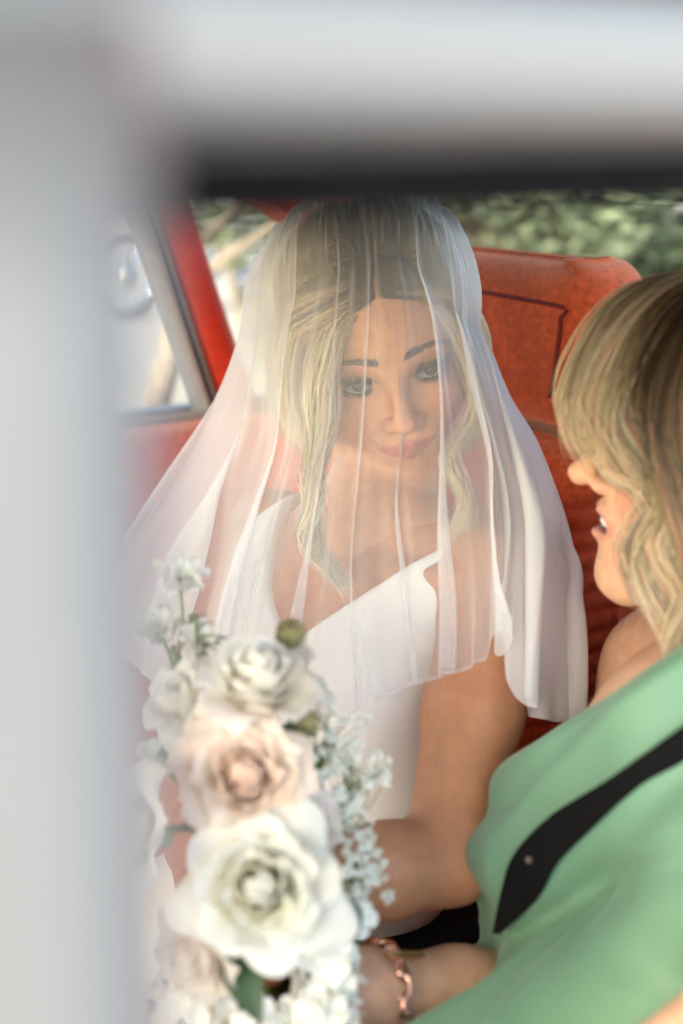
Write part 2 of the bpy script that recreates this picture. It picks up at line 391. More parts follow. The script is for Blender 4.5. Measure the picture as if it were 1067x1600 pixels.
# ------------------------------------------------------------------ seats
def cushion_rows(w, t, R, h, path, pitch=0, groove=.004, top=.03, bot=.03, nrow=60, k=7, sub=10):
    """rounded upholstered block: cross-section rrect(w across the car, t along it) swept up a path of (r, z)"""
    base = []
    q = rrect(w, t, R, k)
    for i in range(len(q)):
        a, b = q[i], q[(i+1) % len(q)]; L = np.linalg.norm(b-a); m = sub if L > R else 1
        for j in range(m): base.append(a+(b-a)*j/m)
    base = np.array(base); nrm = base/np.array([w/2, t/2]); nrm = np.sign(nrm)*np.abs(nrm)**6; nrm /= np.linalg.norm(nrm, axis=1)[:, None]+1e-9
    S = np.linspace(0, 1, nrow); pp = spline(np.c_[np.asarray(path), np.zeros(len(path))], nrow)[:, :2]
    rows = []
    for s, (r, z) in zip(S, pp):
        hh = s*h; ins = 0
        if hh < bot: ins = bot-math.sqrt(max(bot**2-(bot-hh)**2, 0))
        if h-hh < top: ins = max(ins, top-math.sqrt(max(top**2-(top-(h-hh))**2, 0)))
        if pitch:
            ph = (hh/pitch) % 1; ins += groove*max(0, 1-abs(ph-.5)*2/.32)**1.5*(0 if h-hh < top*.7 else 1) if False else groove*(1-abs(math.sin(math.pi*hh/pitch))**.45)*(0 if h-hh < top*.5 else 1)
        rows.append((base-nrm*ins, r, z))
    return rows
def cushion(name, lc, rows, mat, parent, cap=True):
    V = np.array([[K(lc+x, r+y, z) for x, y in b] for b, r, z in rows]); n, k = V.shape[:2]
    F = [tuple(f) for f in grid_faces(n, k, cv=True)]
    if cap: F += [tuple(range(k))[::-1], tuple(range((n-1)*k, n*k))]
    return make(name, V.reshape(-1, 3), F, mat, parent)
def seat(lc, w):
    b = cushion('rear_seat', lc, cushion_rows(w, .20, .055, .62, [(.86, .44), (.925, .70), (.99, 1.045)], pitch=.0215, groove=.0075, top=.035, nrow=290), MT['velour'], car)
    hr = cushion('headrest', lc, cushion_rows(w-.02, .112, .050, .162, [(.958, 1.050), (.966, 1.11), (.970, 1.212)], top=.050, bot=.045, nrow=48), MT['velour'], b)
    # piping round the front panel of the headrest
    f = .966-.056-.0005; lo, hi = lc-w/2+.046, lc+w/2-.046; z0, z1 = 1.085, 1.172
    path = [K(l, f+(.004 if z > 1.15 else 0), z) for l, z in ((lo+.004, z0), (lo, z0+.02), (lo-.002, z1-.012), (lo+.008, z1), (lc, z1+.003), (hi-.008, z1), (hi, z1-.012), (hi, z0+.02))]
    V, F = tube(spline(path, 60), .0021, 6); make('piping', V, F, MT['piping'], hr)
    c = cushion('seat_cushion', lc, [(bb, r, z) for bb, r, z in cushion_rows(w, .52, .06, .16, [(.60, .31), (.60, .47)], top=.05, nrow=24)], MT['velour'], b)
    for i in range(9):
        rr = .40+.045*i; V, F = tube([K(l, rr, .4708) for l in np.linspace(lc-w/2+.05, lc+w/2-.05, 4)], .002, 5); make('piping', V, F, MT['piping'], c)
seat(1.225, .56); seat(.60, .56)
kbox('centre_console', .885, .94, .30, .88, .24, .50, 'black', car, .006)
kbox('seat_gap_shade', .845, .935, .46, .90, .50, .655, 'black', car, .02)  # black block put in for the deep shade between the seats
kbox('gap_sun_block', .884, .941, 1.00, 1.09, .40, .86, 'velour', car, .02)  # velour block added to stop sun coming through the seat gap
kbox('seat_base', .34, 1.5, .40, 1.05, .24, .315, 'black', car, 0)
for lc in (.62, 1.22):    # front seats, out of the picture to the left
    b = cushion('front_seat', lc, cushion_rows(.50, .14, .05, .62, [(-.42, .46), (-.36, .75), (-.30, 1.06)], pitch=.03, nrow=120), MT['velour'], car)
    cushion('seat_cushion', lc, cushion_rows(.50, .50, .06, .16, [(-.62, .32), (-.62, .48)], top=.05, nrow=16), MT['velour'], b)
# ------------------------------------------------------------------ trees, shrubs, motorcycle beyond the car
LEAF = {}
for nm, c in (('dark', (.045, .070, .036)), ('mid', (.072, .105, .058)), ('pale', (.17, .20, .13)), ('white', (.72, .70, .66))):
    LEAF[nm] = M(nm+' leaf', c, .55, spec=.3, var=.35, vscale=3, transl=.5 if nm != 'white' else .25)
MT['bark'] = M('bark', (.16, .13, .10), .9, var=.3, vscale=25, bump=.8, bscale=60)
def leaf_cloud(c, rad, n, size, seed, clumps=26, hollow=.35, low=None):
    g = np.random.default_rng(seed); c = np.asarray(c, float); rad = np.asarray(rad, float)
    d = g.normal(size=(clumps, 3)); d /= np.linalg.norm(d, axis=1)[:, None]
    cc = c+d*rad*(hollow+(1-hollow)*g.random((clumps, 1))**.6)*.85
    k = g.integers(0, clumps, n); cr = rad.mean()*.30*(.6+.8*g.random(clumps))
    q = g.normal(size=(n, 3)); q /= np.linalg.norm(q, axis=1)[:, None]
    p = cc[k]+q*(cr[k]*g.random(n)**.45)[:, None]
    if low is not None: p = p[p[:, 2] > low]; n = len(p)
    a = g.normal(size=(n, 3)); a /= np.linalg.norm(a, axis=1)[:, None]; b = np.cross(a, g.normal(size=(n, 3))); b /= np.linalg.norm(b, axis=1)[:, None]
    s = size*(.6+.8*g.random((n, 1))); w = s*.42; nn = np.cross(a, b)
    V = np.stack([p-a*s, p+b*w+nn*s*.18, p+a*s, p-b*w+nn*s*.18], 1).reshape(-1, 3)
    i = np.arange(n)*4; F = np.vstack([np.stack([i, i+1, i+2], 1), np.stack([i, i+2, i+3], 1)])
    return V, F
def tree(base, height, crown_c, crown_r, n, leaf, seed, label, name='tree', group=None, trunk=None, tr=.12, size=.05, low=.05, bloom=0, cat='tree'):
    t = empty(name, base, label, cat, group); g = np.random.default_rng(seed)
    tp = trunk if trunk is not None else [base, np.asarray(base)+[g.normal()*.1, g.normal()*.1, height*.5], np.asarray(crown_c)]
    path = spline(np.asarray(tp, float), 14); parts = [tube(path, np.linspace(tr, tr*.35, 14), 9)]
    for i in range(7):
        s = path[int(6+i)]; e = np.asarray(crown_c)+g.normal(size=3)*np.asarray(crown_r)*.45
        parts.append(tube(spline([s, (s+e)/2+g.normal(size=3)*.06, e], 8), np.linspace(tr*.4, tr*.08, 8), 6))
    V, F = cat_mesh(parts); make('trunk', V, F, MT['bark'], t)
    V, F = leaf_cloud(crown_c, crown_r, n, size, seed, low=low); cr = make('crown', V, F, LEAF[leaf], t, smooth=False)
    if bloom:
        V, F = leaf_cloud(crown_c, np.asarray(crown_r)*1.03, bloom, size*.8, seed+99, clumps=40, hollow=.85, low=low); make('blossom', V, F, LEAF['white'], cr, smooth=False)
    return t
def at_ground(px, D): v = ray(px, 500); h = unit([v[0], v[1], 0]); return h*D
shr = [  # px, distance, height, radius, leaf, label, bloom
 (700, 6.4, 1.9, 1.0, 'pale', 'pale green leafy shrub right behind the veiled head, outside the rear window', 0),
 (800, 8.2, 2.2, 1.2, 'mid', 'mid green shrub outside the rear window, left of the woman in green', 0),
 (905, 6.9, 1.55, .85, 'mid', 'low green shrub with white blossom above the red headrest', 900),
 (1010, 8.0, 2.2, 1.1, 'dark', 'dark green shrub above the hair of the woman in green', 0),
 (1075, 6.2, 1.25, .75, 'mid', 'white flowering shrub at the right edge outside the rear window', 1500),
 (1180, 7.6, 2.4, 1.3, 'dark', 'dark green shrub past the right edge of the rear window', 0)]
for i, (px, D, h, r, lf, lab, bl) in enumerate(shr):
    b = at_ground(px, D); tree(b, h, b+[0, 0, h*.52], (r, r, h*.56), 9000, lf, 40+i, lab, 'shrub', 'shrubs outside the rear window', tr=.05, size=.055, bloom=bl, cat='shrub')
big = [(560, 24, 6.5, 'dark', 'tall dark tree far behind the veil and the rear window'), (760, 21, 7, 'dark', 'tall dark tree behind the pale shrub outside the rear window'),
       (960, 22, 7, 'mid', 'tall green tree behind the shrubs over the headrest'), (1150, 20, 7.5, 'dark', 'tall dark tree at the upper right beyond the car roof'), (1330, 21, 7, 'dark', 'tall dark tree out past the right side of the car')]
for i, (px, D, h, lf, lab) in enumerate(big):
    b = at_ground(px, D); tree(b, h, b+[0, 0, h*.52], (2.3, 2.3, h*.52), 16000, lf, 70+i, lab, 'tree', 'tall trees behind the car', tr=.2, size=.10)
b = PG(235, 690)
tp = [PG(228, 672), P(248, 600, 5.9), P(266, 540, 6.0), P(262, 490, 6.05), P(285, 400, 6.1), P(300, 250, 6.1), P(320, 0, 6.1)]
tree(tp[0], 3, P(400, 40, 6.3), (1.3, 1.2, .75), 5200, 'mid', 90, 'young tree with thin leaning pale trunk outside the far side window', 'tree', None, trunk=tp, tr=.075, size=.045)
tree(P(385, 470, 9.0)*[1, 1, 0], 2.6, P(430, 300, 7.2), (.55, .5, .42), 700, 'pale', 92, 'light leafy sapling seen through the small quarter window', 'sapling', None, tr=.03, size=.05, cat='tree')

# ------------------------------------------------------------------ motorcycle parked outside the far side window
def motorcycle():
    f = PG(190, 498); f[2] = 0; e = PG(402, 478); e[2] = 0
    ax = unit(e-f); f = f; WB = 1.28; e = f+ax*WB; side_ = np.cross(ax, [0, 0, 1.0]); up = np.array([0, 0, 1.0])
    m = empty('motorcycle', (f+e)/2, 'old motorcycle with spoked wheels parked on the gravel outside the far window', 'motorcycle')
    Q = lambda x, y, z: f+ax*x+side_*y+up*z
    paint = M('cream motorcycle paint', (.50, .46, .40), .3, coat=.5, var=.05); engine = M('cast alloy', (.35, .34, .33), .45, metal=.8, var=.15, vscale=40)
    leather = M('brown seat leather', (.10, .06, .04), .55, var=.15, vscale=60)
    for x in (0, WB):
        c = Q(x, 0, .31)
        V, F = lathe(c, side_, [(.255, -.045), (.29, -.045), (.31, -.02), (.31, .02), (.29, .045), (.255, .045), (.25, 0), (.255, -.045)], 48); w = make('wheel', V, F, MT['rubber'], m)
        V, F = lathe(c, side_, [(.235, -.03), (.255, -.035), (.255, .035), (.235, .03), (.235, -.03)], 48); make('rim', V, F, MT['chrome'], w)
        V, F = lathe(c, side_, [(.0, -.06), (.07, -.055), (.07, .055), (.0, .06)], 24); make('hub', V, F, engine, w)
        for i in range(24):
            a = i*math.pi/12; a2 = a+(.35 if i % 2 else -.35); s = .03 if i % 4 < 2 else -.03
            V, F = tube([c+side_*s+.06*(ax*math.cos(a2)+up*math.sin(a2)), c+.24*(ax*math.cos(a)+up*math.sin(a))], .003, 5); make('spoke', V, F, MT['chrome'], w)
        a = np.linspace(math.radians(20 if x else 35), math.radians(185 if x else 150), 14)
        V, F = sweep([c+.36*(ax*math.cos(t)+up*math.sin(t)) for t in a], rrect(.13, .014, .006), side_); make('mudguard', V, F, paint, m)
    for s in (-.06, .06):
        V, F = tube([Q(0, s, .31), Q(.10, s, .60), Q(.22, s, .93)], [.02, .022, .02], 8); make('fork', V, F, MT['chrome'], m)
        V, F = tube([Q(WB, s*1.5, .31), Q(WB-.12, s*1.5, .66)], .022, 8); make('shock_absorber', V, F, MT['chrome'], m)
    V, F = cat_mesh([tube(spline([Q(*p) for p in pts], 16), .02, 7) for pts in (((.25, 0, .82), (.45, 0, .34), (.85, 0, .28)), ((.25, 0, .86), (.7, 0, .74), (1.2, 0, .68)), ((.85, 0, .28), (.86, 0, .72)), ((.85, .09, .3), (WB, .09, .31)), ((.85, -.09, .3), (WB, -.09, .31)))]); make('frame', V, F, MT['black'], m)
    V, F = lathe(Q(.32, 0, .86), ax-up*.12, [(.0, 0), (.08, .02), (.125, .1), (.13, .2), (.11, .34), (.06, .42), (.0, .43)], 24); make('fuel_tank', V, F, paint, m)
    V, F = sweep(spline([Q(.72, 0, .80), Q(.9, 0, .76), Q(1.2, 0, .80), Q(1.38, 0, .84)], 14), rrect(.23, .09, .035), up); make('saddle', V, F, leather, m)
    V, F = cat_mesh([lathe(Q(.55, 0, .40), up+ax*-.25, [(.0, -.02)]+[(.075+.02*(i % 2), .02*i) for i in range(1, 12)]+[(.0, .25)], 20), lathe(Q(.66, -.11, .34), side_, [(.0, 0), (.13, .01), (.14, .1), (.14, .2), (.0, .22)], 22)]); make('engine', V, F, engine, m)
    V, F = tube(spline([Q(.5, .12, .45), Q(.48, .15, .3), Q(.8, .15, .24), Q(1.5, .15, .30)], 18), np.r_[np.full(8, .02), np.linspace(.02, .04, 5), np.full(5, .04)], 9); make('exhaust_pipe', V, F, MT['chrome'], m)
    V, F = tube(spline([Q(.36, -.36, .98), Q(.24, -.2, 1.03), Q(.22, 0, .97), Q(.24, .2, 1.03), Q(.36, .36, .98)], 20), .013, 7); make('handlebar', V, F, MT['chrome'], m)
    V, F = lathe(Q(.20, 0, .88), -ax, [(.0, -.10), (.06, -.08), (.09, 0), (.085, .02), (.0, .03)], 22); make('headlight', V, F, MT['chrome'], m)
motorcycle()
# ------------------------------------------------------------------ signed distance modelling: bodies are one continuous surface
def smin(a, b, k):
    if k <= 0: return np.minimum(a, b)
    h = np.clip(.5+.5*(b-a)/k, 0, 1); return b+(a-b)*h-k*h*(1-h)
def smax(a, b, k): return -smin(-a, -b, k)
def d_ell(p, c, r, R=None):
    q = p-np.asarray(c, np.float32)
    if R is not None: q = q@np.asarray(R, np.float32).T
    r = np.asarray(r, np.float32); a = np.sqrt(((q/r)**2).sum(1)); b = np.sqrt(((q/(r*r))**2).sum(1)); return a*(a-1)/np.maximum(b, 1e-6)
def d_cone(p, a, b, ra, rb):
    a = np.asarray(a, np.float32); ba = np.asarray(b, np.float32)-a; q = p-a; t = np.clip((q@ba)/max(float(ba@ba), 1e-9), 0, 1)
    return np.sqrt(((q-t[:, None]*ba)**2).sum(1))-(ra+(rb-ra)*t)
class Shape:
    """a list of blended primitives; each knows a bounding sphere so that far points skip it"""
    def __init__(s): s.it = []
    def ell(s, c, r, R=None, k=.02, sub=False): s.it.append((lambda p: d_ell(p, c, r, R), np.asarray(c, float), float(max(r)), k, sub)); return s
    def cone(s, a, b, ra, rb, k=.02, sub=False):
        a, b = np.asarray(a, float), np.asarray(b, float); s.it.append((lambda p: d_cone(p, a, b, ra, rb), (a+b)/2, float(np.linalg.norm(a-b)/2+max(ra, rb)), k, sub)); return s
    def chain(s, pts, rad, k=.02):
        for i in range(len(pts)-1): s.cone(pts[i], pts[i+1], rad[i], rad[i+1], k)
        return s
    def fn(s, f, c, R, k=.02, sub=False): s.it.append((f, np.asarray(c, float), R, k, sub)); return s
    def __call__(s, p):
        d = np.full(len(p), .5, np.float32); lo, hi = p.min(0), p.max(0)
        for f, c, R, k, sub in s.it:
            gap = np.linalg.norm(np.maximum(0, np.maximum(lo-c, c-hi)))
            if gap > R+k+.045: continue
            v = f(p).astype(np.float32)
            d = smax(d, -v, k) if sub else smin(d, v, k)
        return d
def local(f, O, R):
    """f in a frame with origin O and rows of R as axes"""
    O = np.asarray(O, np.float32); R = np.asarray(R, np.float32); return lambda p: f((p-O)@R.T)
def polygonize(f, lo, hi, h, B=8):
    """surface nets on a sparse grid"""
    lo = np.asarray(lo, float); H = h*B; n = np.ceil((np.asarray(hi)-lo)/H).astype(int)
    G = np.stack(np.meshgrid(*[np.arange(k) for k in n], indexing='ij'), -1).reshape(-1, 3)
    C = (lo+(G+.5)*H).astype(np.float32); keep = []
    for i in range(0, len(C), 4096): keep.append(np.abs(full_eval(f, C[i:i+4096])) < H*1.25)
    G = G[np.concatenate(keep)]
    o = np.arange(B+1); off = np.stack(np.meshgrid(o, o, o, indexing='ij'), -1).reshape(-1, 3)
    key_l, pos_l, quads = [], [], []
    big = np.array([1, 4096, 4096*4096], dtype=np.int64)
    G = G[np.lexsort((G[:, 0]//4, G[:, 1]//4, G[:, 2]//4))]
    for i in range(0, len(G), 48):
        g = G[i:i+48]; m = len(g)
        D = f(((lo+(g[:, None]*B+off[None])*h).reshape(-1, 3)).astype(np.float32)).reshape(m, B+1, B+1, B+1)
        S = D < 0
        s8 = np.stack([S[:, a:a+B, b:b+B, c:c+B] for a in (0, 1) for b in (0, 1) for c in (0, 1)], 0)
        cnt = s8.sum(0); mk = (cnt > 0) & (cnt < 8)
        if not mk.any(): continue
        e, x, y, z = np.nonzero(mk); acc = np.zeros((len(e), 3)); w = np.zeros(len(e))
        cor = {(a, b, c): D[e, x+a, y+b, z+c] for a in (0, 1) for b in (0, 1) for c in (0, 1)}
        for a in cor:
            for ax in range(3):
                if a[ax]: continue
                b = list(a); b[ax] = 1; b = tuple(b); da, db = cor[a], cor[b]; hit = (da < 0) != (db < 0)
                t = np.where(hit, da/np.where(hit, da-db, 1), 0); q = np.tile(np.array(a, float), (len(e), 1)); q[:, ax] += t
                acc += q*hit[:, None]; w += hit
        gi = g[e]*B+np.stack([x, y, z], 1)
        key_l.append((gi.astype(np.int64)*big).sum(1)); pos_l.append(lo+(gi+acc/w[:, None])*h)
        for ax in range(3):
            b_, c_ = (ax+1) % 3, (ax+2) % 3; sl = [slice(0, B)]*3; s0 = S[:, :B, :B, :B]
            sl2 = [slice(0, B)]*3; sl2[ax] = slice(1, B+1); s1 = S[(slice(None), *sl2)]
            e2, x2, y2, z2 = np.nonzero(s0 != s1); gi = (g[e2]*B+np.stack([x2, y2, z2], 1)).astype(np.int64)
            eb = np.zeros(3, np.int64); eb[b_] = 1; ec = np.zeros(3, np.int64); ec[c_] = 1
            kk = np.stack([((gi-u)*big).sum(1) for u in (eb+ec, ec, 0*eb, eb)], 1); fl = s0[e2, x2, y2, z2]
            kk[~fl] = kk[~fl][:, ::-1]; quads.append(kk)
    K_ = np.concatenate(key_l); Ps = np.concatenate(pos_l); o = np.argsort(K_); K_, Ps = K_[o], Ps[o]
    Qd = np.concatenate(quads); ix = np.clip(np.searchsorted(K_, Qd), 0, len(K_)-1); ok = (K_[ix] == Qd).all(1)
    return Ps, ix[ok].astype(np.int32)
def full_eval(f, p):
    r = [f(p[j:j+64]) for j in range(0, len(p), 64)]; return np.concatenate(r)
def relax(V, F, it=2, lam=.5):
    n = len(V); a = np.concatenate([F[:, [0, 1]], F[:, [1, 2]], F[:, [2, 3]], F[:, [3, 0]]]); a = np.vstack([a, a[:, ::-1]])
    cnt = np.bincount(a[:, 0], minlength=n)
    for _ in range(it):
        s = np.stack([np.bincount(a[:, 0], V[a[:, 1], k], n) for k in range(3)], 1)/np.maximum(cnt, 1)[:, None]
        V = V+lam*(np.where(cnt[:, None] > 0, s, V)-V)
    return V

# ------------------------------------------------------------------ a head, in its own frame: x to the person's left, y forward, z up, origin level with the eyes
EYE = np.array([.0312, .0700, 0.0]); EYE_R = .0125
def zmap(z, low):
    z = np.where(z < 0, z/low, z); return np.where(z < -.080, -.080+(z+.080)/1.22, z)
def head_shape(low=1.0, smile=.002, open_=0.0, eye_up=.0052, eye_lo=.0038, ear=True, nose=1.0, tip=0.0):
    def f(p):
        q = p.copy(); q[:, 0] = np.abs(q[:, 0]); q[:, 2] = zmap(q[:, 2], low)
        d = d_ell(q, (0, -.014, .040), (.0735, .093, .078))
        d = smin(d, d_ell(q, (0, .030, .030), (.061, .053, .056)), .03)
        d = smin(d, d_ell(q, (0, .034, -.035), (.053, .049, .066)), .03)
        d = smin(d, d_ell(q, (.037, .051, -.030), (.024, .025, .021)), .02)
        d = smin(d, d_cone(q, (.050, -.004, -.052), (.017, .056, -.098), .017, .015), .025)
        d = smin(d, d_ell(q, (0, .066, -.099), (.018, .0165, .0155)), .016)
        d = smin(d, d_ell(q, (0, .060, -.064), (.030, .027, .026)), .018)
        d = smin(d, d_cone(q, (.012, .0800, .0175), (.044, .066, .0185), .0085, .008), .012)
        d = smax(d, -d_ell(q, (.0325, .100, -.0005), (.0205, .019, .0125)), .013)
        d = smin(d, d_cone(q, (0, .0815, .010), (0, .1005+tip, -.031-tip*.4), .006, .0075), .011)
        d = smin(d, d_ell(q, (0, .1015+tip+.003*(nose-1), -.0345-tip*.4), (.0095, .0105*nose, .0085)), .007)
        d = smin(d, d_ell(q, (.0118, .0905, -.0385), (.0068, .0098, .0068)), .006)
        d = smax(d, -d_ell(q, (.0062, .0985, -.0452), (.0032, .0060, .0030)), .003)
        # lips
        cz = -.0645+smile
        o = open_
        d = smin(d, d_cone(q, (.0045, .0885, -.0603+o*.4), (.0270, .0762, cz+.0005), .0036, .0016), .005)
        d = smin(d, d_cone(q, (0, .0868, -.0702-o), (.0240, .0770, cz-.001), .0047, .0018), .005)
        if o: d = smax(d, -d_ell(q, (0, .088, -.0655-o*.35), (.0215, .020, .0015+o*.72)), .0015)
        else: d = smax(d, -d_cone(q, (0, .0955, -.0652), (.0280, .0815, cz), .0012, .0010), .0022)
        d = smax(d, -d_ell(q, (.0295, .0790, cz), (.0032, .004, .0028)), .004)
        # eyelids round the ball
        E = EYE; r = np.sqrt(((q-E.astype(np.float32))**2).sum(1)); d = smin(d, r-(EYE_R+.0016), .004)
        dx = q[:, 0]-E[0]; dz = q[:, 2]-E[2]-.10*dx; w = 1-np.clip(dx/.0142, -1.3, 1.3)**2
        wedge = np.maximum(dz-eye_up*w, -dz-eye_lo*w); crease = np.abs(dz-(eye_up+.0042)*np.maximum(w, .0)-.0005)-.0004
        d = smax(d, -np.maximum(np.maximum(crease, np.abs(dx)-.013), .010+E[1]-q[:, 1]), .0016)
        d = smax(d, -np.maximum(wedge, E[1]+.003-q[:, 1]), .0008)
        if ear:
            d = smin(d, d_ell(q, (.0745, -.008, -.012), (.0065, .017, .030)), .006)
            d = smax(d, -d_ell(q, (.082, -.004, -.008), (.005, .009, .017)), .004)
        return d
    return f
def face_colour(q, skin, lip, low=1.0, shadow=.5, blush=.25, lipw=.8, smile=.002, open_=0.0, freckle=True):
    """the colours a face itself has: lips, cheeks, make-up"""
    x = np.abs(q[:, 0]); y = q[:, 1]; z = np.where(q[:, 2] < 0, q[:, 2]/low, q[:, 2]); n = len(q)
    c = np.tile(np.asarray(skin, float), (n, 1))
    def mix(m, col): return c*(1-m[:, None])+np.asarray(col)*m[:, None]
    m = np.exp(-(((x-.043)/.017)**2+((z+.034)/.016)**2))*(y > .02)*blush; c = mix(m, np.array(skin)*[1.04, .70, .66])
    m = np.exp(-((x/.010)**2+((z+.036)/.010)**2))*(y > .09)*.18; c = mix(m, np.array(skin)*[1.02, .78, .74])
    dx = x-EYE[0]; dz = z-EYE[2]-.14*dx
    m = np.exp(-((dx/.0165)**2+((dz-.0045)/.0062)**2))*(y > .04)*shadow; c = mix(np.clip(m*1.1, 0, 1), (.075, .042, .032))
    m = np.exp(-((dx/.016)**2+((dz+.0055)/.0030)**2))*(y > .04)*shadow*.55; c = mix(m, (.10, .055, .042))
    cz = -.0645+smile*(x/.027)**2; top = -.0570+.0016*(1-np.clip(np.abs(x-.005)/.006, 0, 1))+open_*.4-.2*np.maximum(0, x-.004)*.9; bot = -.0760+.0105*(x/.024)**2-open_
    m = np.clip((top-z)/.0012, 0, 1)*np.clip((z-bot)/.0015, 0, 1)*np.clip((.0285-x)/.0015, 0, 1)*(y > .065)*lipw; c = mix(m, lip)
    return np.clip(c, 0, 1)
def eyeball(name, O, R, side, gaze, iris, parent, low=1.0):
    """R rows = head axes; gaze is a world direction"""
    c = O+R.T@(EYE*[side, 1, 1]); g = unit(gaze); n = unit(np.cross(g, [0, 0, 1.0])); b = np.cross(n, g)
    th = np.r_[0, np.linspace(.05, .62, 22), np.linspace(.68, 2.2, 22)]; ph = np.linspace(0, 2*math.pi, 36, endpoint=False)
    rr = EYE_R+.0006*np.exp(-(th/.42)**4)
    V = c+(rr*np.cos(th))[:, None, None]*g+(rr*np.sin(th))[:, None, None]*(np.cos(ph)[None, :, None]*n+np.sin(ph)[None, :, None]*b)
    T = np.repeat(th, 36); col = np.tile([.25, .235, .22], (len(T), 1))
    a = T < .50; col[a] = np.asarray(iris)*(.7+.6*vnoise(np.c_[np.tile(ph, len(th))*6, T*3, T*0])[a])[:, None]
    col[(T > .43) & a] *= .35; col[T < .19] = (.004, .004, .004)
    make(name, V.reshape(-1, 3), grid_faces(len(th), 36, cv=True), MT['eye'], parent, col=col)
def ribbons(curves, widths, normals=None):
    """flat tapering strands: curves (n, m, 3); a ribbon faces outwards along the given normals, with a slight keel so that it has body"""
    n, m = curves.shape[:2]; T = np.gradient(curves, axis=1); T /= np.linalg.norm(T, axis=2, keepdims=True)+1e-9
    if normals is None: normals = np.tile(np.array([0, -1.0, .25]), (n, m, 1))
    S = np.cross(T, normals); S /= np.linalg.norm(S, axis=2, keepdims=True)+1e-9; N = np.cross(S, T)
    W = widths[:, :, None]
    V = np.stack([curves-S*W, curves+N*W*.55, curves+S*W], 2)          # n, m, 3, 3
    idx = np.arange(n*m*3).reshape(n, m, 3)
    F = np.concatenate([np.stack([idx[:, :-1, j], idx[:, 1:, j], idx[:, 1:, j+1], idx[:, :-1, j+1]], -1).reshape(-1, 4) for j in (0, 1)])
    return V.reshape(-1, 3), F
def strands(guides, n, m=18, spread=.0025, thick=.004, width=.0007, curl=0, turns=3, seed=1, taper=.25, clump=5, c_root=(.2, .13, .07), c_tip=(.6, .45, .28), dark=.25, root_len=.2, flow=(0, -1, .2)):
    """hairs between neighbouring guide lines; guides: list of polylines (world)"""
    g = np.random.default_rng(seed); G = np.array([spline(q, m) for q in guides]); k = len(G)
    u = g.random(n)*(k-1) if k > 1 else np.zeros(n); i = np.minimum(u.astype(int), max(k-2, 0)); f = (u-i)[:, None, None]
    cv = G[i]*(1-f)+G[np.minimum(i+1, k-1)]*f
    t = np.linspace(0, 1, m); clid = np.floor(u*clump+g.random(n)*.8).astype(int); nc = clid.max()+1
    ph = g.random(nc)*6.28; ca = np.clip(g.normal(size=(nc, 3)), -1.1, 1.1)*.8
    env = np.minimum(1, t*5)*(1-.45*t)
    off = np.clip(g.normal(size=(n, 1, 3)), -2, 2)*spread*(.6+.8*t)[None, :, None]+ca[clid][:, None]*spread*1.2*np.sin(t*2.2+.2)[None, :, None]
    off[..., 1] += g.normal(size=(n, 1))*thick
    wob = np.stack([vnoise(np.c_[t*3, np.full(m, j*1.7), np.full(m, .5)])-.5 for j in range(nc)])[clid]
    off[..., 0] += wob*spread*2.0; off[..., 2] += wob*spread
    if curl:
        pr = g.normal(size=n)*.35; a = 2*math.pi*turns*t[None]+(ph[clid]*.25+pr)[:, None]
        off[..., 0] += curl*np.sin(a)*np.minimum(1, t*2); off[..., 1] += curl*np.cos(a)*np.minimum(1, t*2)
    cv = cv+off
    w = width*(.6+.8*g.random((n, 1)))*np.minimum(1, 1-(t[None]-(1-taper))/taper*.85*(t[None] > 1-taper))
    V, F = ribbons(cv, w, np.tile(unit(flow), (n, m, 1)))
    ton = np.clip(1.08-dark*g.random(n)-dark*1.2*g.random(nc)[clid]**1.5, .15, 1.2)
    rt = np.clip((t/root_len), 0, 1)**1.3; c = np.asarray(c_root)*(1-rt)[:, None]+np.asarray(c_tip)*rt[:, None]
    col = np.repeat((ton[:, None, None]*c[None]*(1+.10*g.normal(size=(n, 1, 3))*[1, .8, .6])), 3, axis=1)
    return V, F, np.clip(col.reshape(-1, 3), .004, .95)
def join(parts):
    Vs, Fs, Cs, n = [], [], [], 0
    for V, F, C in parts: Vs.append(V); Fs.append(F+n); Cs.append(C); n += len(V)
    return np.concatenate(Vs), np.concatenate(Fs), np.concatenate(Cs)
MT['skin'] = M('skin', vcol=True, rough=.50, spec=.33, sss=.18, sss_rad=(1, .32, .16), sss_scale=.012, var=.09, vscale=110, bump=.18, bscale=700, detail=4)
MT['eye'] = M('eyeball', vcol=True, rough=.12, spec=.35)
MT['hair'] = M('blonde hair', vcol=True, rough=.40, spec=.5, transl=.34)
MT['lash'] = M('black lashes', (.006, .005, .005), .6, var=.1)
MT['brow'] = M('brown eyebrow hair', (.105, .064, .042), .7, var=.2, vscale=200)
MT['teeth'] = M('tooth enamel', (.74, .70, .62), .2, sss=.1, var=.03)
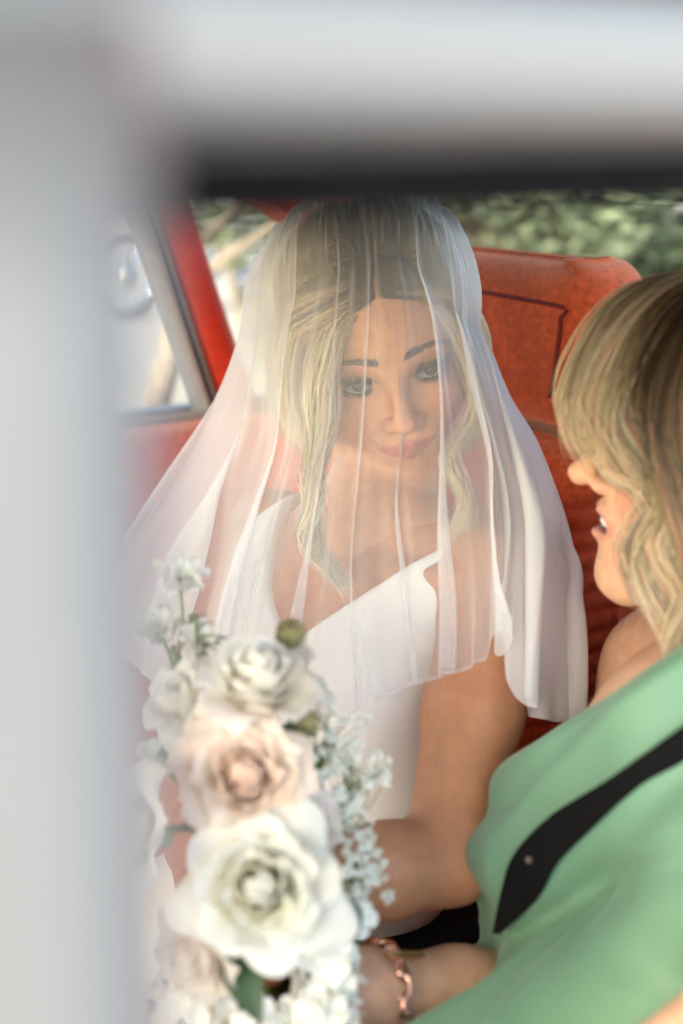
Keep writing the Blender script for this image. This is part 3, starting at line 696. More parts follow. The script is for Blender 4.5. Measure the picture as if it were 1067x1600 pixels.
def lashes_and_brows(O, R, parent, low, up, lo, lash=.008, brow_n=90, seed=3, sides=(1, -1)):
    g = np.random.default_rng(seed); W = lambda q: O+np.asarray(q)@R
    for s in sides:
        cv = []
        for lid, sg, ln, n in ((up, 1, lash, 44), (lo, -1, lash*.5, 26)):
            for x in np.linspace(-.0125, .0142, n):
                w = 1-(x/.0142)**2; z = sg*lid*w+.10*x; yy = math.sqrt(max((EYE_R+.0012)**2-x*x*.95-z*z, 1e-6)); b = np.array([EYE[0]+x, EYE[1]+yy, EYE[2]+z])
                L = ln*(.7+.35*(x+.0125)/.027+.15*g.random()); dr = np.array([x*38+g.normal()*.08, .75, sg*(.55 if sg > 0 else .45)])
                p = [b, b+unit(dr)*L*.5, b+unit(dr+[0, -.1, sg*.55])*L]
                cv.append(spline(np.array([W(np.array(v)*[s, 1, 1]) for v in p]), 6))
        cv = np.array(cv); V, F = ribbons(cv, np.linspace(.00055, .00016, 6)[None].repeat(len(cv), 0), np.tile(R[1], (*cv.shape[:2], 1))); make('eyelashes', V, F, MT['lash'], parent)
        ln = np.array([W(np.array([EYE[0]+x, EYE[1]+math.sqrt(max((EYE_R+.0013)**2-x*x*.95-(up*(1-(x/.0145)**2)+.1*x)**2, 1e-6)), EYE[2]+up*(1-(x/.0145)**2)+.1*x+.0004])*[s, 1, 1]) for x in np.linspace(-.0125, .0150, 14)])
        V, F = tube(ln, np.r_[.0004, np.full(12, .0013), .0006], 5); make('eyeliner', V, F, MT['lash'], parent)
        bw = []
        for i in range(brow_n*2):
            t = g.random(); x = .0105+.040*t; z = .0212+.0040*math.sin(min(t/.66, 1)*math.pi/2)-(.0070*((t-.66)/.34)**2 if t > .66 else 0)
            hh = .0028*(1-.6*t)*(1 if t > .05 else .6); z += (g.random()-.5)*hh*2
            bw.append((x, z, t))
        f = head_shape(low); bw = np.array(bw); y = np.full(len(bw), .10)
        for _ in range(40):
            q = np.c_[bw[:, 0], y, np.where(bw[:, 1] < 0, bw[:, 1]*low, bw[:, 1])].astype(np.float32); y = y-f(q)*.7
        cv = []
        for (x, z, t), yy in zip(bw, y):
            b = np.array([x, yy+.0002, z]); dr = unit([.5+.6*t, .02-.35*t, .85-1.1*t]); L = .0055
            cv.append(spline(np.array([W(v*[s, 1, 1]) for v in (b, b+dr*L*.5+[0, .0006, 0], b+dr*L)]), 4))
        cv = np.array(cv); V, F = ribbons(cv, np.linspace(.0004, .0001, 4)[None].repeat(len(cv), 0), np.tile(R[1], (*cv.shape[:2], 1))); make('eyebrow', V, F, MT['brow'], parent)
# ------------------------------------------------------------------ the bride
def frame_to_camera(px, py, d, roll, pitch, yaw):
    """head axes (rows: left, forward, up) of a face seen at a pixel; angles against the line of sight"""
    v = unit(ray(px, py)); c = -v; right = unit(np.cross(v, CU)); up = np.cross(right, v)
    a = math.radians(roll); ex = math.cos(a)*right+math.sin(a)*up; ez = -math.sin(a)*right+math.cos(a)*up
    p = math.radians(pitch); ey = math.cos(p)*c-math.sin(p)*ez; ez = math.cos(p)*ez+math.sin(p)*c
    y = math.radians(yaw); ex, ey = math.cos(y)*ex-math.sin(y)*ey, math.cos(y)*ey+math.sin(y)*ex
    return np.array([ex, ey, ez])
def grip(S, wrist, S0, axis, r=.020, order=1, palm_r=.026):
    """a hand closed round a bundle of stems: palm, four fingers, thumb"""
    axis = unit(axis); n = np.asarray(wrist)-S0; n = unit(n-axis*(n@axis)); b = np.cross(axis, n)
    pc = S0+n*(r+.012); S.cone(wrist, pc+n*.012, .026, .030, .02)
    S.ell(pc, (.040, .016, .040), np.array([axis, n, b]), .015)
    for i, ln in enumerate((.92, 1.0, .95, .80)):
        o = axis*(i-1.5)*.0195*order; pts = [pc+o*.9+b*.022]
        for k, ang in enumerate((62, 118, 170)): a = math.radians(ang*ln); pts.append(S0+o+(r+.009)*(n*math.cos(a)+b*math.sin(a)))
        S.chain(pts, [.0095, .0090, .0082, .0068], .006)
    a0 = axis*(-.042*order); pts = [pc+a0*.6-b*.018, S0+a0+(r+.011)*(n*math.cos(1.1)-b*math.sin(1.1)), S0+a0*1.1+(r+.010)*(n*math.cos(1.9)-b*math.sin(1.9))]
    S.chain(pts, [.0125, .0105, .0080], .008)
def flip_out(V, F):
    a, b, c = V[F[:, 0]], V[F[:, 1]], V[F[:, 2]]; return F if (np.einsum('ij,ij->i', a-V.mean(0), np.cross(b-a, c-a))).sum() > 0 else F[:, ::-1].copy()
Bd = P(617, 597, 1.19)
BR = frame_to_camera(617, 597, 1.19, 11.0, 22.5, 4.0)
BLOW = .93
BO = Bd-BR[1]*.0835
TYAW = math.radians(52); bt = np.array([-math.sin(TYAW), -math.cos(TYAW), 0]); btl = np.array([math.cos(TYAW), -math.sin(TYAW), 0]); UP = np.array([0, 0, 1.0])
bT = np.array([btl, bt, UP])
NB = P(603, 838, 1.272)
def hl(q): return BO+np.asarray(q)@BR
SHL, SHR = P(772, 908, 1.15), P(425, 838, 1.40)
ELL, WRL = P(702, 1338, 1.03), P(455, 1392, .955)
ELR, WRR = P(300, 1215, 1.32), P(345, 1480, 1.02)
RIB = P(588, 1015, 1.295); WAI = P(545, 1275, 1.31); PEL = P(440, 1520, 1.38)
STEM0, STEM1 = P(395, 1330, .935), P(430, 1790, 1.02)
def torso(S, g=0.0, arms=True):
    S.ell(RIB, (.128+g, .092+g, .165+g), bT, .05)
    S.ell(RIB+bt*.058+btl*.062+UP*.0, (.056+g, .050+g, .060+g), bT, .035); S.ell(RIB+bt*.058-btl*.062, (.056+g, .050+g, .060+g), bT, .035)
    S.ell(WAI, (.112+g, .085+g, .12+g), bT, .05); S.ell(PEL, (.150+g, .105+g, .11+g), bT, .06)
    return S
def bride_body():
    S = Shape(); torso(S)
    S.cone(hl((0, -.032, -.050)), NB, .046, .049, .02)
    S.cone(hl((0, -.010, -.070)), NB+bt*.015, .034, .040, .02)
    for sh, c in ((SHL, .045), (SHR, .045)):
        S.cone(NB-UP*.012, sh+UP*.004, .036, .030, .035); S.ell(sh, (.040, .040, .042), None, .03)
        S.cone(NB-UP*.055+bt*.028, sh-UP*.022+bt*.015, .036, .028, .03)
        S.cone(NB+bt*.052-UP*.022, sh+bt*.046+UP*.012, .007, .007, .016)       # collar bones
    m = (SHL+ELL)/2
    S.chain([SHL, m, ELL], [.0400, .0370, .0320], .015); S.chain([ELL, ELL*.55+WRL*.45, WRL], [.0330, .0315, .0225], .015)
    m = (SHR+ELR)/2
    S.chain([SHR, m, ELR], [.0400, .0370, .0320], .015); S.chain([ELR, ELR*.55+WRR*.45, WRR], [.0325, .0300, .0225], .012)
    ax = unit(STEM1-STEM0); grip(S, WRL, STEM0+ax*.045, ax, order=1); grip(S, WRR, STEM0+ax*.135, ax, order=1)
    for s in (1, -1):
        hip = PEL+btl*.085*s-UP*.01; knee = hip+bt*.42+UP*.03+btl*.02*s; ank = knee-UP*.34+bt*.05
        S.chain([hip, knee, ank], [.085, .058, .040], .04); S.cone(ank, ank+bt*.13-UP*.05, .035, .025, .02)
    S.fn(local(head_shape(BLOW, .0055, eye_up=.0056, eye_lo=.0030), BO, BR), BO, .16, .010)
    return S
def skin_vertex(V, O, R, skin, lip, face_gain=1.0, **kw):
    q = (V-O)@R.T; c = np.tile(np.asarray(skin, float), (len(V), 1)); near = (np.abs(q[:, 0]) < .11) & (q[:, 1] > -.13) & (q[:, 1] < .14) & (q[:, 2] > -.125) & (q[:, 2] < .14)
    c[near] = face_colour(q[near], np.clip(np.asarray(skin)*face_gain, 0, .8), lip, **kw)
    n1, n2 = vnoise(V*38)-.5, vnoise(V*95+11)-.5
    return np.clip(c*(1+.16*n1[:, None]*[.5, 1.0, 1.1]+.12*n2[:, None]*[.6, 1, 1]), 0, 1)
bride = empty('person', PEL*[1, 1, 0]+UP*.30, 'woman in a white dress under a sheer white veil, holding the bouquet', 'person')
S = bride_body(); allp = np.array([SHL, SHR, ELL, ELR, WRL, WRR, PEL, BO, PEL+bt*.6-UP*.5])
V, F = polygonize(S, allp.min(0)-.17, allp.max(0)+.17, .0023); F = flip_out(V, F); V = relax(V, F, 1, .35)
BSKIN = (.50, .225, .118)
C = skin_vertex(V, BO, BR, BSKIN, (.46, .15, .12), face_gain=np.array([1.22, 1.30, 1.36]), low=BLOW, shadow=1.0, blush=.5, lipw=.85, smile=.0055)  # face lightened beyond the arms: foundation, and to offset the veil's shade
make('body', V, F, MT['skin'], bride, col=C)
for s in (1, -1):
    c = hl(EYE*[s, 1, 1]); eyeball('eye', BO, BR, s, unit(CAMP-c)*.90+BR[1]*.10+CX*.10, (.035, .024, .016), bride)
lashes_and_brows(BO, BR, bride, BLOW, .0056, .0030, lash=.0095)
# dress: follows the torso, cut to a V between wide straps
MT['satin_white'] = M('white crepe', (.80, .775, .735), .55, spec=.25, sheen=.2, var=.02, vscale=40, bump=.12, bscale=900)
A0, B0 = P(432, 1012, 1.21), P(700, 852, 1.15); nA = unit(np.cross(B0-A0, bt)); nA = nA if nA[2] > 0 else -nA
A1, B1 = A0-2*((A0-NB)@btl)*btl, B0-2*((B0-NB)@btl)*btl
def bride_dress():
    S = Shape(); torso(S, .006)
    for sh in (SHL, SHR): S.cone(NB*.42+sh*.58-UP*.006-bt*.0, RIB*.5+sh*.5-UP*.05, .046, .06, .04); S.cone(NB-UP*.05+bt*.028, sh*.8+NB*.2-UP*.022+bt*.02, .046, .042, .04)
    for s in (1, -1):
        hip = PEL+btl*.085*s-UP*.01; knee = hip+bt*.42+UP*.03+btl*.02*s
        S.chain([hip, knee, knee-UP*.40+bt*.06], [.095, .075, .13], .08)
    nR = nA-2*(nA@btl)*btl; AH = [(SHL+btl*.030-UP*.012).astype(np.float32), (SHR-btl*.030-UP*.012).astype(np.float32)]
    def cut(p):
        a = (p-A0.astype(np.float32))@nA.astype(np.float32); b = (p-A1.astype(np.float32))@nR.astype(np.float32)
        v = np.minimum(a, b)                                   # inside the V of the neck
        x = np.abs((p-NB.astype(np.float32))@btl.astype(np.float32)); z = p[:, 2]
        arm = np.maximum(.062-np.sqrt(((p-AH[0])**2).sum(1)), .062-np.sqrt(((p-AH[1])**2).sum(1)))   # arm holes
        hem = z-(NB[2]+.03)
        fold = .0030*np.sin((z*160+x*30)+2*vnoise(p*14))*np.exp(-((z-(WAI[2]+.01))/.035)**2)
        return np.maximum(np.maximum(v, arm), hem), fold
    def f(p):
        d = S(p); c, fo = cut(p); return smax(d+fo, c, .002)
    return f
V, F = polygonize(bride_dress(), allp.min(0)-.2, allp.max(0)+.2, .0035); F = flip_out(V, F); V = relax(V, F, 2, .5)
make('dress', V, F, MT['satin_white'], bride)
V, F = tube(spline([NB+.0545*(bt*math.cos(a)+btl*math.sin(a))+UP*(.012-.030*max(0, math.cos(a))**2)+bt*.012*max(0, math.cos(a)) for a in np.linspace(-2.4, 2.4, 20)], 40), .0006, 5); make('necklace', V, F, M('gold chain', (.8, .55, .25), .25, metal=1), bride)

# hair: parted in the middle, dark at the roots, swept back into a loose bun, with curled locks beside the face
def hair_r(d):
    """radius of the hair's outside in a direction of the head frame, about (0, -.014, .040)"""
    x, y, z = d[..., 0], d[..., 1], d[..., 2]
    r = 1/np.sqrt((x/.083)**2+(y/.104)**2+(z/.092)**2)
    part = np.exp(-(x/.10)**2)*np.clip(z, 0, 1); r = r-.007*part
    r = r+.005*np.exp(-((np.abs(x)-.72)/.30)**2)*np.exp(-((z-.25)/.5)**2)
    return r
HC = np.array([0, -.014, .040])
def slerp(a, b, t):
    om = np.arccos(np.clip((a*b).sum(-1, keepdims=True), -1, .9999)); return (np.sin((1-t)*om)*a+np.sin(t*om)*b)/np.sin(om)
def bride_hair():
    g = np.random.default_rng(21); parts = []
    n, m = 7500, 22; t = np.linspace(0, 1, m)
    u = g.random(n); sd = np.where(g.random(n) < .5, -1, 1)
    a0 = np.radians(20+110*u)                                   # along the parting, from the hairline to the back of the crown
    st = np.stack([sd*(.004+.02*g.random(n)), np.cos(a0), np.sin(a0)], 1); st /= np.linalg.norm(st, axis=1)[:, None]
    up_ = np.clip(u*1.15, 0, 1)
    mid = np.stack([sd*(.62+.30*up_+.12*g.random(n)), .74-1.25*up_+.08*g.normal(size=n), .05+.62*up_+.12*g.random(n)*(1-up_)], 1); mid /= np.linalg.norm(mid, axis=1)[:, None]
    en = np.stack([sd*(.30+.25*g.random(n)), -.85+0*u, -.15-.45*g.random(n)], 1); en /= np.linalg.norm(en, axis=1)[:, None]
    T = t[None, :, None]; d1 = slerp(st[:, None], mid[:, None], T); d2 = slerp(mid[:, None], en[:, None], T); d = slerp(d1, d2, T)
    cl = (u*44).astype(int)+45*(sd > 0); ph = g.random(90)*6; ctone = g.random(90)
    lay = (.968+.034*g.random((n, 1)))+.007*np.sin(ph[cl][:, None]+t[None]*5)*np.sin(math.pi*t)[None]
    lift = np.minimum(1, .962+.4*t)[None]
    q = HC+d*(hair_r(d)*lay*lift)[..., None]
    w = .00085*(.35+1.2*g.random((n, 1))**1.5)*np.ones(m); W = BO+q@BR; N = d@BR
    Vv, Ff = ribbons(W, w, N)
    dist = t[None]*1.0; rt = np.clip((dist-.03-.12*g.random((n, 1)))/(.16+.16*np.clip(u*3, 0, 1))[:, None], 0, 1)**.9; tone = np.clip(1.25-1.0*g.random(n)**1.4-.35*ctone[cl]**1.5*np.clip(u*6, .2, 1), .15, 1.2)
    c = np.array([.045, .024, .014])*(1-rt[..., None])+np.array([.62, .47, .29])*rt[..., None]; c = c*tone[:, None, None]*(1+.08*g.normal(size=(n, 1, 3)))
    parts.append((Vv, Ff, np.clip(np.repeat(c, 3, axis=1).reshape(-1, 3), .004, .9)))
    # under-layer so that no scalp shows
    nu, nv = 60, 40; th = np.linspace(0, 2*math.pi, nu, endpoint=False); el = np.linspace(-.75, math.pi/2, nv)
    D = np.stack([np.cos(el)[None]*np.sin(th)[:, None], np.cos(el)[None]*np.cos(th)[:, None], np.sin(el)[None]*np.ones((nu, 1))], -1)
    face = np.clip((D[..., 1]-.38)/.20, 0, 1)*np.clip((.44-D[..., 2])/.10, 0, 1)
    Rr = hair_r(D)*(.905-.22*face); q = HC+D*Rr[..., None]
    cc = np.tile([.48, .37, .24], (nu*nv, 1))*(.75+.5*vnoise(np.c_[np.repeat(th, nv)*30, np.tile(el, nu)*3, np.zeros(nu*nv)]))[:, None]
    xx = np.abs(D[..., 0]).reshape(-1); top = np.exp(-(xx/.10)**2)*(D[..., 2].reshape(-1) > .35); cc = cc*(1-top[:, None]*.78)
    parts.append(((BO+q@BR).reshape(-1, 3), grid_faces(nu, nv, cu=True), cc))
    # bun behind the crown
    bc = hl((0, -.118, .055)); nb = 900; tt = np.linspace(0, 2*math.pi*1.1, 22); a = g.random((nb, 1))*6.28; k = g.random((nb, 1))
    rr = .030+.018*k+.006*np.sin(3*tt+a); z = (.030*np.sin(tt*1.0+a)*(1-.5*k))
    q = np.stack([rr*np.cos(tt+a), z, rr*np.sin(tt+a)], -1); W = bc+q@BR
    Vv, Ff = ribbons(W, np.full((nb, 22), .0009), (q/np.linalg.norm(q, axis=-1, keepdims=True))@BR)
    parts.append((Vv, Ff, np.clip(np.repeat(np.repeat((np.array([.50, .37, .22])*(.5+.7*g.random((nb, 1))))[:, None], 22, 1), 3, 1).reshape(-1, 3), 0, .9)))
    return parts
hp = bride_hair()
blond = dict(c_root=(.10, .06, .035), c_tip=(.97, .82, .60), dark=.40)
H = lambda *p: [P(*q) for q in p]
# locks: left of the picture (her right side), from the parting over the temple down to a curl on the chest
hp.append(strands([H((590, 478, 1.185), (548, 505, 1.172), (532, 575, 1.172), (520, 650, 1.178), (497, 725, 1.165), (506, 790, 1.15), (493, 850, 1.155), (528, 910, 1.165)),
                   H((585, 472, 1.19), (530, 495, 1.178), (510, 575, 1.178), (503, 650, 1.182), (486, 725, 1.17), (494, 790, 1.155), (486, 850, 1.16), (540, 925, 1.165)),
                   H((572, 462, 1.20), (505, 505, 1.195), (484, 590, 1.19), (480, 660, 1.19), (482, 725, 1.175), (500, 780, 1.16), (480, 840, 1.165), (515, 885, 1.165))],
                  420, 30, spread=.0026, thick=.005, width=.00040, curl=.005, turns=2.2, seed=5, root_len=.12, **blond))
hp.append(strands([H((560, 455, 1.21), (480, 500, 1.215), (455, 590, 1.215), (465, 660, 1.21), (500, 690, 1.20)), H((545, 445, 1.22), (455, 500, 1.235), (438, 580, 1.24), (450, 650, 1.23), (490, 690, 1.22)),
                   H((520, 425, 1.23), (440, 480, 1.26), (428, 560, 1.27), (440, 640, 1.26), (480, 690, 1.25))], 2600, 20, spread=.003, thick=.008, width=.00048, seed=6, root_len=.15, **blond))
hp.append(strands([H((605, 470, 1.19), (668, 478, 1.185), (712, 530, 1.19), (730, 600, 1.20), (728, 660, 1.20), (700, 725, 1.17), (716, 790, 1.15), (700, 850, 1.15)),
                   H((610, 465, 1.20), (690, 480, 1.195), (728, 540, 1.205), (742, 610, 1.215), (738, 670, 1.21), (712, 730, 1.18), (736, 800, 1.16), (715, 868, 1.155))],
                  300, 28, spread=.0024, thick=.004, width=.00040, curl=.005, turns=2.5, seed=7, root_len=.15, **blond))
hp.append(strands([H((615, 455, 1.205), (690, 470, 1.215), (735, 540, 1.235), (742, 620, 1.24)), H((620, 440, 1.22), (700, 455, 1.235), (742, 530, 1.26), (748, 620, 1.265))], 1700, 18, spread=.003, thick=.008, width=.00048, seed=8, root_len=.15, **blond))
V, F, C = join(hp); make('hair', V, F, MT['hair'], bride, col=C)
# ------------------------------------------------------------------ the woman in green
MT['satin_green'] = M('green satin', (.122, .232, .142), .52, spec=.22, sheen=.25, sheen_tint=(.7, 1, .8), var=.04, vscale=14, bump=.06, bscale=700)
wt = unit([-.84, -.54, 0]); wl = np.cross(UP, wt); wT = np.array([wl, wt, UP])
def woman_axes(yaw, pitch, roll):
    f = np.array([-math.cos(math.radians(yaw)), math.sin(math.radians(yaw)), 0]); x = np.cross(UP, f)
    p = math.radians(pitch); e = math.cos(p)*f+math.sin(p)*UP; z = math.cos(p)*UP-math.sin(p)*f
    a = math.radians(roll); return np.array([math.cos(a)*x-math.sin(a)*z, e, math.cos(a)*z+math.sin(a)*x])
WR = woman_axes(10, 10, 4); WO = P(897, 733, 1.015)-np.array([0, .1125, -.0345])@WR
whl = lambda q: WO+np.asarray(q)@WR
NW = P(1200, 1000, 1.0); WSR, WSL = P(1048, 1050, 1.11), P(1500, 1270, .80)
WRIB = P(1112, 1345, .97); WWA = P(1050, 1560, .97); WPE = P(1080, 1760, .98)
WEL, WWR = P(850, 1560, 1.03), P(562, 1552, .915); WEL2, WWR2 = P(1100, 1690, .72), P(700, 1850, .70)
def woman_torso(S, g=0.0):
    S.ell(WRIB, (.130+g, .092+g, .16+g), wT, .04)
    for s in (1, -1): S.ell(WRIB+wt*.062+wl*.062*s+UP*.004, (.058+g, .054+g, .060+g), wT, .03)
    S.ell(WWA, (.125+g, .095+g, .12+g), wT, .04); S.ell(WPE, (.16+g, .12+g, .11+g), wT, .05)
    S.cone(NW-UP*.02, WRIB+UP*.08, .05+g, .08+g, .04)
    return S
def woman_body():
    S = Shape(); woman_torso(S, -.006)
    S.cone(whl((0, -.03, -.05)), NW, .052, .056, .03)
    for sh in (WSR, WSL): S.cone(NW-UP*.01, sh, .045, .042, .04); S.ell(sh, (.050, .050, .048), None, .03)
    S.chain([WSR, (WSR+WEL)/2, WEL], [.046, .044, .038], .02); S.chain([WEL, WEL*.5+WWR*.5, WWR], [.036, .031, .0245], .015)
    S.chain([WSL, (WSL+WEL2)/2, WEL2], [.043, .040, .035], .015); S.chain([WEL2, WEL2*.5+WWR2*.5, WWR2], [.035, .031, .024], .015)
    ax = unit(STEM1-STEM0); grip(S, WWR, STEM0+(STEM1-STEM0)*.60, ax, order=-1)
    pc = WWR2+unit(WWR2-WEL2)*.05; S.ell(pc, (.045, .04, .018), None, .015)          # near hand rests on the lap
    d = unit(WWR2-WEL2); b = unit(np.cross(d, UP))
    for i in range(4): q = pc+b*(i-1.5)*.018+d*.03; S.chain([q, q+d*.03-UP*.004, q+d*.055-UP*.018], [.0095, .0085, .007], .006)
    S.chain([pc-b*.03, pc-b*.045+d*.03, pc-b*.045+d*.055], [.011, .0095, .0075], .006)
    S.fn(local(head_shape(1.0, .004, open_=.0065, eye_up=.0042, eye_lo=.0036, nose=1.0, tip=.005), WO, WR), WO, .16, .010)
    return S
woman = empty('person', WPE*[1, 1, 0]+UP*.30, 'woman in a green satin dress, smiling in profile at the right edge', 'person')
lo = np.minimum.reduce([NW, WSR, WSL, WEL, WWR, WPE, WO, WWR2, STEM1])-.18; hi = np.maximum.reduce([NW, WSR, WSL, WEL, WWR, WPE, WO])+.18
V, F = polygonize(woman_body(), lo, hi, .0028); F = flip_out(V, F); V = relax(V, F, 1, .35)
WSKIN = (.60, .33, .205)
C = skin_vertex(V, WO, WR, WSKIN, (.50, .20, .16), low=1.0, shadow=.3, blush=.5, lipw=.7, smile=.004, open_=.0065)
make('body', V, F, MT['skin'], woman, col=C)
for s in (1, -1): eyeball('eye', WO, WR, s, WR[1]+UP*-.1, (.14, .11, .08), woman)
lashes_and_brows(WO, WR, woman, 1.0, .0042, .0036, lash=.008, seed=9, sides=(1,))
tx = np.linspace(-.019, .019, 15); q = [[(x, .0868-.40*x*x/.019, -.0600-z) for z in np.linspace(0, .0075, 5)] for x in tx]
q = np.array(q).reshape(-1, 3); q2 = q-[0, .004, 0]; g_ = grid_faces(15, 5); make('teeth', WO+np.vstack([q, q2])@WR, np.vstack([g_, g_[:, ::-1]+75]), MT['teeth'], woman)
# dress
Q1, Q2 = P(1067, 1003, 1.02), P(940, 1085, 1.10); nW = unit(np.cross(Q2-Q1, ray(1000, 1040))); nW = nW if nW[2] > 0 else -nW
def woman_dress():
    S = Shape(); woman_torso(S, .018)
    S.cone(WSR*.55+NW*.45-UP*.012, WRIB+UP*.07+wt*.05-wl*.04, .048, .062, .04); S.cone(WSL*.5+NW*.5, WRIB+UP*.05+wt*.03+wl*.07, .060, .085, .04)
    lap = P(975, 1775, .90); S.cone(WWA+wt*.02-UP*.03, lap, .095, .115, .05); S.cone(lap, lap+wt*.30-UP*.02, .115, .09, .06)
    Q1f, nf = Q1.astype(np.float32), nW.astype(np.float32)
    top, bust = P(1060, 1040, 1.0), P(800, 1290, .88)
    dirn = unit(bust-top).astype(np.float32); sidev = unit(np.cross(dirn, ray(930, 1150))).astype(np.float32)
    crease = P(790, 1462, .86).astype(np.float32); cd = unit(P(960, 1380, .86)-P(790, 1462, .86)).astype(np.float32); cn = unit(np.cross(cd, ray(880, 1420))).astype(np.float32)
    def f(p):
        d = S(p); s = (p-top.astype(np.float32))@sidev; a = (p-top.astype(np.float32))@dirn; z = p[:, 2]
        n1 = vnoise(p*11)-.5; n2 = vnoise(p*23+7)-.5
        fold = .0075*np.sin(s*95+n1*5)*np.exp(-((a-.06)/.11)**2)*(z > WRIB[2]-.12)
        hang = .0065*np.sin(((p@wl.astype(np.float32))*70+n1*6))*np.clip((crease[2]-.0-z)/.08, 0, 1)
        c = (p-crease)@cn; pinch = .016*np.exp(-(c/.013)**2)*np.clip(1-np.abs((p-crease)@cd-.05)/.17, 0, 1)
        d = d-fold-hang-.011*n1-.004*n2+pinch
        return smax(d, np.minimum((p-Q1f)@nf, z-(Q2[2]-.012)), .004)
    return f
wdress = woman_dress()
V, F = polygonize(wdress, lo-.06, hi+.06, .0042); F = flip_out(V, F); V = relax(V, F, 2, .5)
def vnormals(V, F):
    n = np.cross(V[F[:, 1]]-V[F[:, 0]], V[F[:, 2]]-V[F[:, 0]]); N = np.zeros_like(V)
    for k in range(4): np.add.at(N, F[:, k], n)
    return N/(np.linalg.norm(N, axis=1)[:, None]+1e-12)
def drape(V, F):
    """cloth folds: gathers from the shoulder to the bust, pulls round the belt, hanging folds below the waist"""
    N = vnormals(V, F); t0, t1 = P(1075, 1020, 1.0), P(790, 1290, .90); dr = unit(t1-t0); sv = unit(np.cross(dr, ray(930, 1150)))
    q = V-t0; a = q@dr; n1 = vnoise(V*9)-.5; n2 = vnoise(V*17+5)-.5; s = q@sv+.018*n1+.05*(a-.1)**2
    ridge = lambda x: (1-np.abs(np.sin(math.pi*x)))**1.6
    up = np.clip((V[:, 2]-(WRIB[2]-.03))/.06, 0, 1)*np.clip(1.2-a/.24, 0, 1)
    d = .0105*up*(ridge(s/.041+.3*n2)-.3)+.004*up*(ridge(s/.019+n1)-.3)*np.clip(1-a/.12, 0, 1)
    w = P(782, 1458, .88); low = np.clip((w[2]+.01-V[:, 2])/.05, 0, 1); fan = np.arctan2((V-w)@wl, np.maximum(w[2]-V[:, 2], .004)+.02)
    d = d+.013*low*(ridge(fan*1.5+n1*.6)-.35)*np.clip(np.linalg.norm(V-w, axis=1)/.06, 0, 1)
    mid = np.clip(1-np.abs(V[:, 2]-WRIB[2]+.05)/.10, 0, 1); d = d+.006*mid*(ridge((V@wl)/.06+n1*1.2+V[:, 2]*6)-.35)
    V = V+N*d[:, None]; return V
V = drape(V, F); V = relax(V, F, 1, .4)
make('dress', V, F, MT['satin_green'], woman)
# seat belt: lies on the dress from the near shoulder to the far hip
def hit(f, px, py, d0=.55, d1=1.4):
    v = ray(px, py); d = d0
    for _ in range(220):
        s = float(f((CAMP+d*v)[None].astype(np.float32))[0]); d += min(max(s, .0008), .012)*.8
        if s < .0006 or d > d1: break
    return d
e_up = spline([(1250, 1000), (1150, 1075), (1067, 1135), (950, 1218), (860, 1275), (803, 1335), (784, 1388), (769, 1458)], 60)
e_lo = spline([(1250, 1062), (1150, 1132), (1067, 1190), (1000, 1228), (930, 1290), (872, 1348), (840, 1404), (781, 1460)], 60)
mid = (e_up+e_lo)/2; wid = np.linalg.norm(e_up-e_lo, axis=1)/2; nn = (e_lo-e_up)/(2*wid[:, None])
def belt():
    rows = []
    D = np.array([[hit(wdress, *(mid[i]+nn[i]*wid[i]*u)) for u in (-1, -.5, 0, .5, 1)] for i in range(60)])
    D = np.minimum(D, D[:, 2:3]+.012)
    for _ in range(3): D[1:-1] = .25*D[:-2]+.5*D[1:-1]+.25*D[2:]
    for i in range(54, 60): D[i] = D[53]+(i-53)*.0012
    D -= .0055
    A = np.array([[P(*(mid[i]+nn[i]*wid[i]*u), D[i, j]) for j, u in enumerate((-1, -.5, 0, .5, 1))] for i in range(60)])
    B = A+CF*.0016; n = 300; Fq = grid_faces(60, 5); I = np.arange(n).reshape(60, 5); rg = np.r_[I[:, 0], I[-1, 1:], I[-2::-1, -1], I[0, -2:0:-1]]
    S_ = np.stack([rg, np.roll(rg, -1), np.roll(rg, -1)+n, rg+n], 1)
    MT['webbing'] = M('black belt webbing', (.006, .0055, .0055), .85, spec=.06, var=.15, vscale=500, bump=.4, bscale=1500)
    o = make('seat_belt', np.vstack([A.reshape(-1, 3), B.reshape(-1, 3)]), np.vstack([Fq, Fq[:, ::-1]+n, S_]), MT['webbing'])
    tag(o, 'black seat belt running across the green satin dress', 'seat belt')
    c = P(826, 1344, hit(wdress, 826, 1344)-.0065); V, F = lathe(c, -CF, [(.0, .0013), (.0017, .0010), (.0023, .0003), (.0023, -.001)], 12); make('belt_button', V, F, M('brown belt button', (.10, .075, .06), .5), o)
belt()
